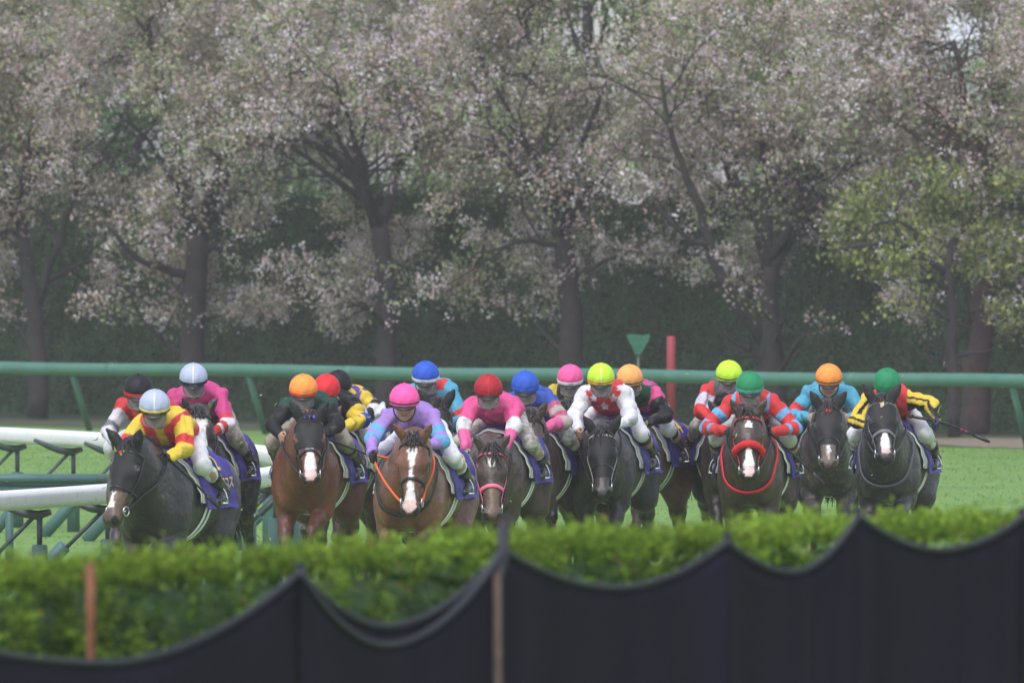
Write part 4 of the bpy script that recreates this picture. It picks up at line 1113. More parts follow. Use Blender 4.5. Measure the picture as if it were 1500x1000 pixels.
    def sheet(name, xf, xb, a_end, off, th, m_, nx=26, na=44, skew=0.0, flare=.0):
        xs = np.linspace(xf,xb,nx); aa = np.radians(np.linspace(-a_end,a_end,na))
        X,A = np.meshgrid(xs,aa,indexing='ij')
        O = np.stack([X+skew*np.abs(A)/math.radians(a_end), 0*X, 0*X+1.22],-1); D = np.stack([0*X,np.sin(A),np.cos(A)],-1)
        P0 = march(TS, O.reshape(-1,3), D.reshape(-1,3), off, .55).reshape(nx,na,3)
        wv = .006*np.sin(X*33+A*4+n)+.005*np.sin(A*17+X*9)
        low = np.clip(np.abs(A)/math.radians(a_end)-.55,0,1)
        P0 = P0+D*(wv+low*flare)[...,None]
        Q0 = P0+D*th
        idx = np.arange(nx*na).reshape(nx,na); N_ = nx*na
        q1 = np.stack([idx[:-1,:-1],idx[:-1,1:],idx[1:,1:],idx[1:,:-1]],-1).reshape(-1,4)
        per = np.concatenate([idx[0,:-1],idx[:-1,-1],idx[-1,:0:-1],idx[:0:-1,0]]); pn = np.roll(per,-1)
        return mesh_np(name, np.concatenate([Q0.reshape(-1,3),P0.reshape(-1,3)]), [q1,(q1+N_)[:,::-1],np.stack([per,pn,pn+N_,per+N_],1)], m_, root)
    TS = Sdf(); TS.p = S.p[:17]
    sheet('saddle_pad', .385,-.36, 92, .010,.017, M_white, skew=-.16, flare=.025)
    cl = sheet('number_cloth', .335,-.48, 100, .038,.006, M_purple, skew=-.15, flare=.04)
    sd_ = Sdf(); sd_.ell((.02,0,1.545),(.24,.12,.035),.03).ell((-.2,0,1.57),(.08,.13,.04),.04).ell((.22,0,1.575),(.07,.07,.04),.04)
    for y in (1,-1): sd_.ell((.08,y*.17,1.47),(.17,.03,.12),.04)
    sv,sq = sd_.mesh(.014); mesh_np('saddle', sv,sq,M_leather,root)
    for xg in (-.03,.075):
        mb = MB(); band(TS, V(xg-.02,0,1.20), V(0,1,0), V(0,0,1), V(1,0,0), .046,.006, -176,-4, 44, .008,.6, None, mb=mb, wav=lambda a: .06*np.sin(-a)); 
        mb.build('girth', M_white, root)
    # stirrup leathers + irons
    for y,fk in ((1,0),(-1,1)):
        f = spec['feet'][fk]; mb = MB(); top = V(.12,y*.19,1.50)
        mb.tube(np.array([top,(top+f)/2+V(0,y*.05,0),f+V(0,0,.09)]), .010, 5); mb.build('stirrup_leather', M_leather, root)
        mb = MB(); th = np.linspace(0,np.pi,11); c = f+V(.03,0,-.015)
        mb.tube(c+np.stack([0*th,np.cos(th)*.062,np.sin(th)*.12],1), .007, 6); mb.box(c+V(0,0,-.002),(.045,.135,.014),None,None,.004); mb.build('stirrup', M_steel, root)
    # numerals and name on the cloth
    def lettering(txt, name, size, xc, zc, y):
        cu = bpy.data.curves.new('txt','FONT'); cu.body = txt; cu.size = size; cu.align_x = 'CENTER'; cu.align_y = 'CENTER'; cu.offset = size*.022; cu.resolution_u = 3
        to = bpy.data.objects.new('txt',cu); COL.objects.link(to)
        dg = bpy.context.evaluated_depsgraph_get(); me = bpy.data.meshes.new_from_object(to.evaluated_get(dg)); bpy.data.objects.remove(to)
        bm = bmesh.new(); bm.from_mesh(me); bmesh.ops.triangulate(bm, faces=bm.faces[:])
        for _ in range(3):
            eds = [e for e in bm.edges if e.calc_length() > .03]
            if not eds: break
            bmesh.ops.subdivide_edges(bm, edges=eds, cuts=1); bmesh.ops.triangulate(bm, faces=bm.faces[:])
        vv = np.array([p.co[:] for p in bm.verts]); ff = np.array([[a.index for a in f.verts] for f in bm.faces]); bm.free()
        if len(vv) == 0: return
        X = xc-vv[:,0]*(1 if y > 0 else -1); Zt = zc+vv[:,1]
        ang = (1.56-Zt)/.50*90.0; A = np.radians(ang)
        D = np.stack([0*X,np.sin(A)*y,np.cos(A)],-1)
        P0 = march(TS, np.stack([X,0*X,0*X+1.22],-1), D, .038+.006+.016, .55); P0 = P0+D*(np.clip(ang/100-.55,0,1)*.04)[:,None]
        o = mesh_np(name, P0, ff, M_yellow, cl, smooth=False)
    num = spec.get('num')
    for y in (1,-1):
        if num: lettering(str(num), 'numeral', .17, -.30, 1.335, y)
        if spec.get('name'): lettering(spec['name'], 'lettering', .088, -.31, 1.185, y)
    # breast collar strap seen on some
    if spec.get('collar'):
        mb = MB(); NS = Sdf(); NS.p = [p for p in S.p if p[7] == 0 and not (p[0]=='c' and min(p[1][2],p[2][2])<.9)]
        ax = nrm(V(.75,0,.5)); e2 = nrm(np.cross(ax,V(0,1,0)));
        band(NS, V(.62,0,1.34), V(0,1,0), e2, ax, .03,.008, 0,360, 44, .012,.6, None, mb=mb); mb.build('breast_collar', coloured('collar_%d'%n, col=spec['collar'], rough=.6), root)
    return root, pos, rz, I

# ------------------------------------------------------------------ the rider
def hand_mesh(wrist, fwd, up, side, name, colr, parent):
    """closed fist: palm, four unequal bent fingers and a thumb laid over the rein"""
    s = Sdf(); f = nrm(fwd); sd = nrm(np.cross(up, f))*side; u = nrm(np.cross(f, sd))*1.0
    if np.dot(u, up) < 0: u = -u
    W = lambda a,b,c: wrist+f*a+sd*b+u*c
    s.ell(W(.045,0,0),(.046,.020,.040),.012,np.stack([f,sd,u]))
    s.cap(W(-.02,0,0),W(.02,0,0),.026,.024,.015)
    L_ = [.036,.041,.038,.030]
    for i in range(4):
        z = .030-.020*i; l = L_[i]
        a = W(.080,.004,z); b = W(.085+l*.45,-.018,z-.002); c = W(.070,-.040,z-.004); e = W(.050,-.036,z-.004)
        s.cap(a,b,.0100,.0095,.005); s.cap(b,c,.0095,.0088,.004); s.cap(c,e,.0088,.0078,.004)
    s.cap(W(.020,-.008,.034),W(.052,-.026,.048),.012,.0105,.008); s.cap(W(.052,-.026,.048),W(.080,-.034,.040),.0105,.008,.004)
    v,q = s.mesh(.0058); return mesh_np(name, v,q,M_glove if name=='glove' else M_skin, parent, np.tile(colr,(len(v),1)))

AUX = {}
def sr(*c): return np.array(lin(c))
def make_rider(spec, pos, rz):
    n = spec['n']; rg = np.random.default_rng(900+n)
    root = empty('person', tuple(pos), rz); root.scale = (SCL,)*3; tag(root, spec['jlabel'], 'jockey', 'jockeys crouched on the race horses')
    dz = spec['dz']; lat = spec.get('lat',0.0); fx = spec.get('fwd',0.0)
    hips = V(-.20,lat*.3,1.80+dz*.55); chest = V(.20+fx*.6,lat*.8,1.93+dz*.9); nk = V(.40+fx,lat,2.00+dz); 
    head = V(.55+fx,lat,2.065+dz)
    hyaw = math.radians(spec.get('jyaw',0)) ; hp = math.radians(spec.get('jpitch',18))
    # the head faces along +x turned by hyaw (image-ward correction for the horse's own yaw)
    f = V(math.cos(hyaw)*math.cos(hp), math.sin(hyaw)*math.cos(hp), -math.sin(hp)); l = V(-math.sin(hyaw),math.cos(hyaw),0); u = nrm(np.cross(f,l)); R = np.stack([f,l,u])
    Hd = lambda a,b,c: head+f*a+l*b+u*c
    hands = spec['hands']; feet = spec['feet']
    sh = [V(.34+fx,.168+lat,1.955+dz), V(.34+fx,-.168+lat,1.955+dz)]
    el = spec.get('elbows') or [V(.44,.36,1.72+dz*.6), V(.44,-.36,1.72+dz*.6)]
    kn = [V(.27,.300,1.53+dz*.2), V(.27,-.300,1.53+dz*.2)]
    hj = [hips+V(0,.09,-.02), hips+V(0,-.09,-.02)]
    an = [feet[0]+V(-.07,0,.085), feet[1]+V(-.07,0,.085)]
    # ---------- body: one continuous skin
    s = Sdf()
    s.cap(hips,chest,.105,.115,.06,sy=1.2); s.cap(chest,nk,.11,.07,.06)
    s.cap(sh[0]+V(0,-.02,0),sh[1]+V(0,.02,0),.062,.062,.05)
    s.cap(nk-V(.03,0,.03),Hd(-.02,0,-.05),.058,.052,.04)
    s.ell(Hd(-.012,0,.035),(.096,.076,.092),.03,R); s.ell(Hd(.030,0,-.028),(.062,.060,.082),.03,R)
    s.cap(Hd(.030,0,-.085),Hd(.064,0,-.098),.036,.022,.025)           # jaw, chin
    s.cap(Hd(.084,0,.012),Hd(.106,0,-.030),.009,.014,.012)             # nose
    for y in (1,-1):
        s.ell(Hd(.070,y*.034,-.030),(.024,.022,.020),.02,R); s.cap(Hd(.080,y*.018,.022),Hd(.072,y*.048,.020),.011,.009,.012)
        s.ell(Hd(-.005,y*.078,-.010),(.018,.010,.030),.008,R)          # ear
        s.ell(Hd(.088,y*.031,.002),(.016,.015,.010),.008,R,sub=True)   # eye hollow
    s.cap(Hd(.086,-.018,-.060),Hd(.086,.018,-.060),.0085,.0085,.008)    # lips
    for i in (0,1):
        s.cap(sh[i],el[i],.048,.036,.04); s.cap(el[i],hands[i],.036,.024,.03)
        s.cap(hj[i],kn[i],.078,.050,.05); s.cap(kn[i],kn[i]+(an[i]-kn[i])*.35,.052,.054,.03); s.cap(kn[i]+(an[i]-kn[i])*.35,an[i],.054,.034,.03)
        s.cap(an[i],feet[i]+V(.07,0,-.0),.034,.030,.03)
    v,q = s.mesh(.0105)
    sk = np.array(spec.get('skin',(.42,.25,.18))); col = np.tile(sk,(len(v),1))*(1+.05*vnoise(v,20))[:,None]
    hc = (v-head)@R.T
    lips = (np.abs(hc[:,2]+.060)<.010)&(np.abs(hc[:,1])<.024)&(hc[:,0]>.07); col[lips] = (.32,.12,.11)
    ch = (hc[:,0]>.03)&(np.abs(np.abs(hc[:,1])-.036)<.02)&(np.abs(hc[:,2]+.03)<.02); col[ch] *= (1.08,.92,.9)
    mesh_np('body', v,q,M_skin,root,col)
    for y in (1,-1):
        e = Sdf(); e.ell(Hd(.080,y*.031,.002),(.012,.014,.011),.005,R); ev,eq = e.mesh(.005)
        hv = (ev-head)@R.T; ec = np.tile((.55,.53,.5),(len(ev),1)); ec[np.hypot(hv[:,1]-y*.031,hv[:,2]-.002)<.0062] = (.01,.008,.006)
        mesh_np('eye', ev,eq,M_eye if spec.get('goggle')=='dark' else coloured('eyeball',attr=True,rough=.15),root,ec)
    hr = Sdf(); hr.ell(Hd(-.030,0,.0),(.085,.081,.075),.03,R); hv,hq = hr.mesh(.012, crop=lambda X: ((X-head)@f)-.0)
    mesh_np('hair', hv,hq,coloured('black_hair',col=(.012,.010,.009),rough=.6),root)
    # ---------- silks
    T = Sdf()
    T.cap(hips+V(.04,0,.01),chest,.118,.132,.06,sy=1.22,g=0); T.cap(chest,nk-V(.03,0,.02),.128,.085,.06,g=0)
    T.cap(chest+V(-.05,.06,.03),hips+V(.12,.05,.04),.09,.08,.06,g=0); T.cap(chest+V(-.05,-.06,.03),hips+V(.12,-.05,.04),.09,.08,.06,g=0)
    T.cap(sh[0]+V(0,-.03,0),sh[1]+V(0,.03,0),.074,.074,.05,g=0)
    T.cap(nk+V(-.02,0,-.02),nk+V(.035,0,.012),.066,.060,.02,g=0)
    for i in (0,1):
        T.cap(sh[i],el[i],.076,.057,.04,g=1+i); e2 = hands[i]+(el[i]-hands[i])*.12; T.cap(el[i],e2,.056,.039,.03,g=1+i)
    axs = [nrm(el[i]-sh[i]) for i in (0,1)]
    ph = rg.uniform(0,6,6)
    def fold(X):
        x,y,z = X[...,0],X[...,1],X[...,2]
        r1 = 1-2*np.abs(np.sin(13*x+17*z+2.2*np.sin(9*y+ph[0])+1.3*np.sin(21*x+ph[5])+ph[1]))
        r2 = 1-2*np.abs(np.sin(19*y-15*z+1.8*np.sin(13*x+ph[2])+ph[3]))
        return .0125*r1*(.5+.5*np.sin(8*y+6*z+ph[4]))+.0110*r2*(.5+.5*np.sin(7*x-9*z+ph[2]))+.003*np.sin(55*z+30*y+25*x+ph[3])
    v,q = T.mesh(.0105, disp=fold)
    # which part of the garment is this vertex on, and how far along it
    dT = T.ev(v,0,(0,)); d1 = T.ev(v,0,(1,)); d2 = T.ev(v,0,(2,))
    part = np.argmin(np.stack([dT-.004,d1,d2],1),1)
    def along(v,a,b): ba = b-a; return np.clip(((v-a)@ba)/(ba@ba),0,1)
    arm_t = np.zeros(len(v)); AUX['offz'] = np.zeros(len(v))
    for i in (0,1):
        w1 = along(v,sh[i],el[i]); w2 = along(v,el[i],hands[i]); da = np.linalg.norm(v-(sh[i]+w1[:,None]*(el[i]-sh[i])),axis=1); db = np.linalg.norm(v-(el[i]+w2[:,None]*(hands[i]-el[i])),axis=1)
        tt = np.where(da < db+.004*0, w1*.5, .5+w2*.5); arm_t = np.where(part==1+i, tt, arm_t)
        ax_ = np.where((da<db)[:,None], sh[i]+w1[:,None]*(el[i]-sh[i]), el[i]+w2[:,None]*(hands[i]-el[i])); AUX['offz'] = np.where(part==1+i, (v-ax_)[:,2], AUX['offz'])
    bt = along(v,hips,nk); by = v[:,1]-lat*(.3+.7*bt); bz = v[:,2]
    col = spec['silk'](part, arm_t, bt, by, v-V(0,lat,dz))
    col = (col*.90+.10*col.mean(1,keepdims=True))*.84
    mesh_np('racing_jacket', v,q,M_silk,root,col)
    # ---------- breeches
    B = Sdf(); B.cap(hips+V(-.02,.04,-.02),hips+V(-.02,-.04,-.02),.108,.108,.05); B.cap(hips+V(0,0,-.01),hips+V(.12,0,-.01),.108,.095,.05)
    for i in (0,1): B.cap(hj[i],kn[i],.088,.060,.05); B.cap(kn[i],kn[i]+(an[i]-kn[i])*spec.get('bt',.6),.061,.052,.03)
    v,q = B.mesh(.0115, disp=lambda X: .005*np.sin(45*X[...,0]+20*X[...,2]+ph[0]+4*X[...,1])+.005*(1-2*np.abs(np.sin(16*X[...,0]-22*X[...,2]+2*np.sin(19*X[...,1])+ph[1]))))
    bc = np.tile(np.array(spec.get('breeches',(.66,.66,.68))),(len(v),1)); mesh_np('breeches', v,q,M_silk3 if spec.get('muddy') else M_silk2,root,bc)
    # ---------- boots
    for i in (0,1):
        K = Sdf(); a = kn[i]+(an[i]-kn[i])*(spec.get('bt',.6)-.08)
        K.cap(a,an[i],.060,.042,.02); K.cap(an[i],an[i]+V(-.02,0,-.06),.042,.034,.03); K.cap(an[i]+V(-.01,0,-.03),feet[i]+V(.10,0,-.0),.040,.030,.03,sy=1.1); K.cap(an[i]+V(-.03,0,-.045),feet[i]+V(.10,0,-.012),.026,.024,.015,sy=1.3)
        v,q = K.mesh(.0105); o = mesh_np('boot', v,q,M_boot,root)
        mb = MB(); ax = nrm(an[i]-a); mb.tube(np.array([a-ax*.004,a+ax*.045]), [.064,.063], 18, cap=False); 
        mb.build('boot_cuff', coloured('cuff_%d'%n,col=spec.get('cuff',(.015,.014,.015)),rough=.4), o)
    # ---------- hands
    for i in (0,1):
        fw = nrm(hands[i]-el[i]); 
        if spec.get('bare'): hand_mesh(hands[i], fw*.5+V(.5,0,-.1), V(0,0,1), 1 if i==0 else -1, 'hand', sk, root)
        else: hand_mesh(hands[i], fw*.5+V(.5,0,-.1), V(0,0,1), 1 if i==0 else -1, 'glove', spec.get('glove',(.012,.012,.014)), root)
    # ---------- helmet with cloth cap
    nth, nph = 72, 34
    th = np.linspace(0,2*np.pi,nth,endpoint=False); ph_ = np.linspace(0.02,1,nph)*math.radians(102)
    TH,PH = np.meshgrid(th,ph_,indexing='ij'); cr = (.133,.118,.126); tilt = math.radians(spec.get('captilt',0))
    seam = 1-.022*np.exp(-((((TH*6/(2*np.pi))%1)-.5)/.07)**2)*np.sin(PH)+.010*np.sin(TH*9+PH*7+n)*np.sin(PH)+.007*np.sin(TH*23+PH*5+n*2)*np.sin(PH)**2
    seam = np.where(np.abs(np.degrees(PH)-86) < 2.5, seam-.02, seam)
    loc = np.stack([np.cos(TH)*np.sin(PH)*cr[0]*seam, np.sin(TH)*np.sin(PH)*cr[1]*seam, np.cos(PH)*cr[2]*seam],-1)
    c0 = Hd(-.004,0,.040)
    P0 = c0+loc@R; Pin = c0+(loc*.93)@R
    top = c0+R.T@V(0,0,cr[2]*1.0)
    N_ = nth*nph; idx = np.arange(N_).reshape(nth,nph); nx_ = np.roll(idx,-1,0)
    q1 = np.stack([idx[:,:-1],idx[:,1:],nx_[:,1:],nx_[:,:-1]],-1).reshape(-1,4)
    rim = np.stack([idx[:,-1],idx[:,-1]+N_,nx_[:,-1]+N_,nx_[:,-1]],1)
    tri = np.stack([idx[:,0],nx_[:,0],np.full(nth,2*N_)],1)
    tc = TH.ravel(); pc = np.degrees(PH.ravel()); capc = np.tile(np.array(spec['capc']),(N_,1))
    if spec.get('seam') is not None:
        dseam = np.abs(((tc*6/(2*np.pi))%1)-.5) > .5-.035; m_ = dseam & (np.abs(np.sin(tc))<.3); capc[m_] = spec['seam']
    if spec.get('band') is not None: capc[pc > 87] = spec['band']
    if spec.get('band2') is not None: capc[pc > 95.5] = spec['band2']
    allc = np.concatenate([capc,np.tile((.02,.02,.02),(N_,1)),capc[:1]])
    hel = mesh_np('helmet', np.concatenate([P0.reshape(-1,3),Pin.reshape(-1,3),top[None]]), [q1,(q1+N_)[:,::-1],rim,tri], M_cap, root, allc)
    mb = MB(); mb.tube(np.array([top-u*.004,top+u*.004,top+u*.009]), [.016,.014,.006], 10, np.array(spec['capc'])); mb.build('button', M_cap, hel, usecol=True)
    # short peak
    mb = MB(); aa = np.linspace(-.95,.95,15); r1 = np.stack([np.cos(aa)*.126,np.sin(aa)*.110,0*aa-.022],1); r2 = np.stack([np.cos(aa)*(.126+.034*np.cos(aa)**2),np.sin(aa)*(.112),0*aa-.032-.006*np.cos(aa)],1)
    vv = np.concatenate([r1,r2,r2+[0,0,-.006],r1+[0,0,-.008]]); k = np.arange(14); m15 = 15
    mb.add(c0+vv@R,[np.stack([k+r*m15,k+1+r*m15,k+1+((r+1)%4)*m15,k+((r+1)%4)*m15],1) for r in range(4)]); mb.build('peak', coloured('peak_%d'%n,col=spec.get('peak',(.02,.02,.022)),rough=.4), hel)
    # chin strap
    mb = MB(); t = np.linspace(0,1,15); ang = np.pi*t
    mb.tube(np.array([Hd(.02-.0*math.sin(a_),.084*math.cos(a_),-.02-.108*math.sin(a_)) for a_ in ang]), .0055, 5); mb.build('chin_strap', M_leather, root)
    # goggles; most riders also have a mud-smeared clear visor over them
    gs = spec.get('goggle','clear')
    def lens(za, zb, rx, ry, notch, m_, name, a_=1.15):
        nn_, mm = 21, 8; A,Z = np.meshgrid(np.linspace(-a_,a_,nn_),np.linspace(za,zb,mm),indexing='ij')
        L0 = np.stack([np.cos(A)*rx-.004-.10*np.maximum(0,-Z-.03), np.sin(A)*ry, Z + (.010*np.abs(np.sin(A))**4)*(Z<0)],-1)
        if notch: L0[...,2] += np.where(Z<0,.016*np.exp(-(A/.18)**2),0)
        N2 = nn_*mm; id2 = np.arange(N2).reshape(nn_,mm)
        L1 = L0*V(.965,.965,1)
        q2 = np.stack([id2[:-1,:-1],id2[:-1,1:],id2[1:,1:],id2[1:,:-1]],-1).reshape(-1,4)
        per = np.concatenate([id2[0,:-1],id2[:-1,-1],id2[-1,:0:-1],id2[:0:-1,0]]); pn = np.roll(per,-1)
        o = mesh_np(name, np.concatenate([head+L0.reshape(-1,3)@R, head+L1.reshape(-1,3)@R]), [q2,(q2+N2)[:,::-1],np.stack([per,pn,pn+N2,per+N2],1)], m_, root)
        return o, head+L0[:,0]@R
    gog, edge = lens(.030,-.020,.116,.086,True,M_lens_dark,'goggles')
    if gs != 'dark': lens(.036,-.086,.134,.096,False,M_lens,'visor',1.2)
    mb = MB(); mb.tube(edge, .005, 5); mb.tube(np.concatenate([edge[:1],Hd(-.05,-.092,.01)[None],Hd(-.11,-.03,.01)[None],Hd(-.11,.03,.01)[None],Hd(-.05,.092,.01)[None],edge[-1:]]), .007, 5); mb.build('goggle_strap', M_leather, gog)
    return root
# ------------------------------------------------------------------ the pack, horse by horse
def silk(body, arms, arms_r=None, extra=None):
    def f(part, t, bt, by, P):
        c = np.tile(np.array(body if not callable(body) else (0,0,0)),(len(t),1)).astype(float)
        for i in (1,2):
            m = part == i; bands = arms_r if (i == 2 and arms_r) else arms
            for a,b,cc in bands: mm = m & (t>=a)&(t<b); c[mm] = cc
        if extra is not None:
            extra(part, t, bt, by, P, c)
        return c
    return f
RED=sr(222,38,44); WHITE=sr(232,232,238); YEL=sr(240,205,30); CYAN=sr(70,170,205); SKY=sr(95,175,228); PINK=sr(238,70,150); LAV=sr(172,130,218)
BLACK=sr(26,26,30); DGREEN=sr(14,72,50); GREYS=sr(120,118,128); MAG=sr(222,52,140); HPINK=sr(240,90,160); BLUE=sr(40,85,190); PURP=sr(95,60,150); KH=sr(150,135,110); DPINK=sr(205,90,130)

def ex2(part,t,bt,by,P,c):
    m = (part==0)&(bt>.45)&(np.abs(by)<.035+.10*np.clip((P[:,2]-1.93)/.12,0,1)); c[m] = YEL
def ex1(part,t,bt,by,P,c):
    m = (part==0)&(bt>.55); c[m] = RED; m = (part==0)&(bt>.8)&(P[:,2]>2.0)&(np.abs(by)<.10); c[m] = GREYS
    m = (part>0)&(t<.12); c[m] = RED
def ex4(part,t,bt,by,P,c):
    m = (part==0)&(bt>.6)|((part>0)&(t<.10)); c[m] = DGREEN
def ex5(part,t,bt,by,P,c):
    m = (part==0)&(bt<.5); c[m] = BLACK
def ex6(part,t,bt,by,P,c):
    m = (part==0)&(((np.floor(P[:,0]*9)+np.floor((by+5)*9))%2)==0); c[m] = YEL
def ex8(part,t,bt,by,P,c):
    m = (part==0)&(np.abs(by)<.07)&(P[:,2]<1.97); c[m] = GREYS
    m = (part==0)&(bt>.75)&(by>.05)&(by<.13)&(P[:,2]>1.98); c[m] = RED
def ex9(part,t,bt,by,P,c):
    m = (part==0)&(((bt*7)%1)>.62)&(bt<.8); c[m] = sr(205,35,120)
def ex10(part,t,bt,by,P,c):
    m = (part==0)&(bt<.45); c[m] = DPINK
    m = (part>0)&(t<.10); c[m] = BLUE
def ex11(part,t,bt,by,P,c):
    m = (part==0)&(np.abs(np.abs(by)-.10)<.035); c[m] = BLACK
def ex12(part,t,bt,by,P,c):
    m = (part==0)&(np.abs(by)>.155); c[m] = WHITE
    for (y0,z0) in ((.085,1.93),(-.085,1.93),(0,1.86),(.14,2.02),(-.14,2.02),(.0,1.99)):
        dy, dz = by-y0, P[:,2]-z0; r = np.hypot(dy,dz); a = np.arctan2(dz,dy); R_ = .034*(.55+.45*np.abs(np.cos(2.5*(a-np.pi/2)))**1.2)
        m = (part==0)&(r<R_)&(P[:,0]>.05); c[m] = WHITE
def ex13(part,t,bt,by,P,c):
    m = (part==0)&(((np.floor(P[:,2]*20)%2)==0)&(((np.floor((by+5)*7))%2)==0)); c[m] = BLACK
    m = (part==0)&(bt>.86); c[m] = DGREEN
    m = (part>0)&(t<.14); c[m] = sr(220,70,140)
def ex14(part,t,bt,by,P,c):
    m = (part==0)&(np.abs(by)<.13)&(bt>.5); c[m] = GREYS*.6
def ex15(part,t,bt,by,P,c):
    m = (part==0)&(np.abs(np.abs(by)-.145)<.012); c[m] = SKY
    m = (part==0)&(((P[:,2]*9)%1)<.32)&(P[:,2]<1.95); c[m] = SKY
def ex17(part,t,bt,by,P,c):
    m = (part==0)&(np.abs(by)<.055); c[m] = BLACK
    m = (part==0)&(np.abs(by)>.17); c[m] = BLACK
def arm17(part,t,bt,by,P,c):
    ex17(part,t,bt,by,P,c)
    # lengthwise stripes on the sleeves: yellow upper side, black beneath
    oz = AUX['offz']; m = (part>0)&((oz<-.018)|((oz>.018)&(oz<.036))); c[m] = BLACK

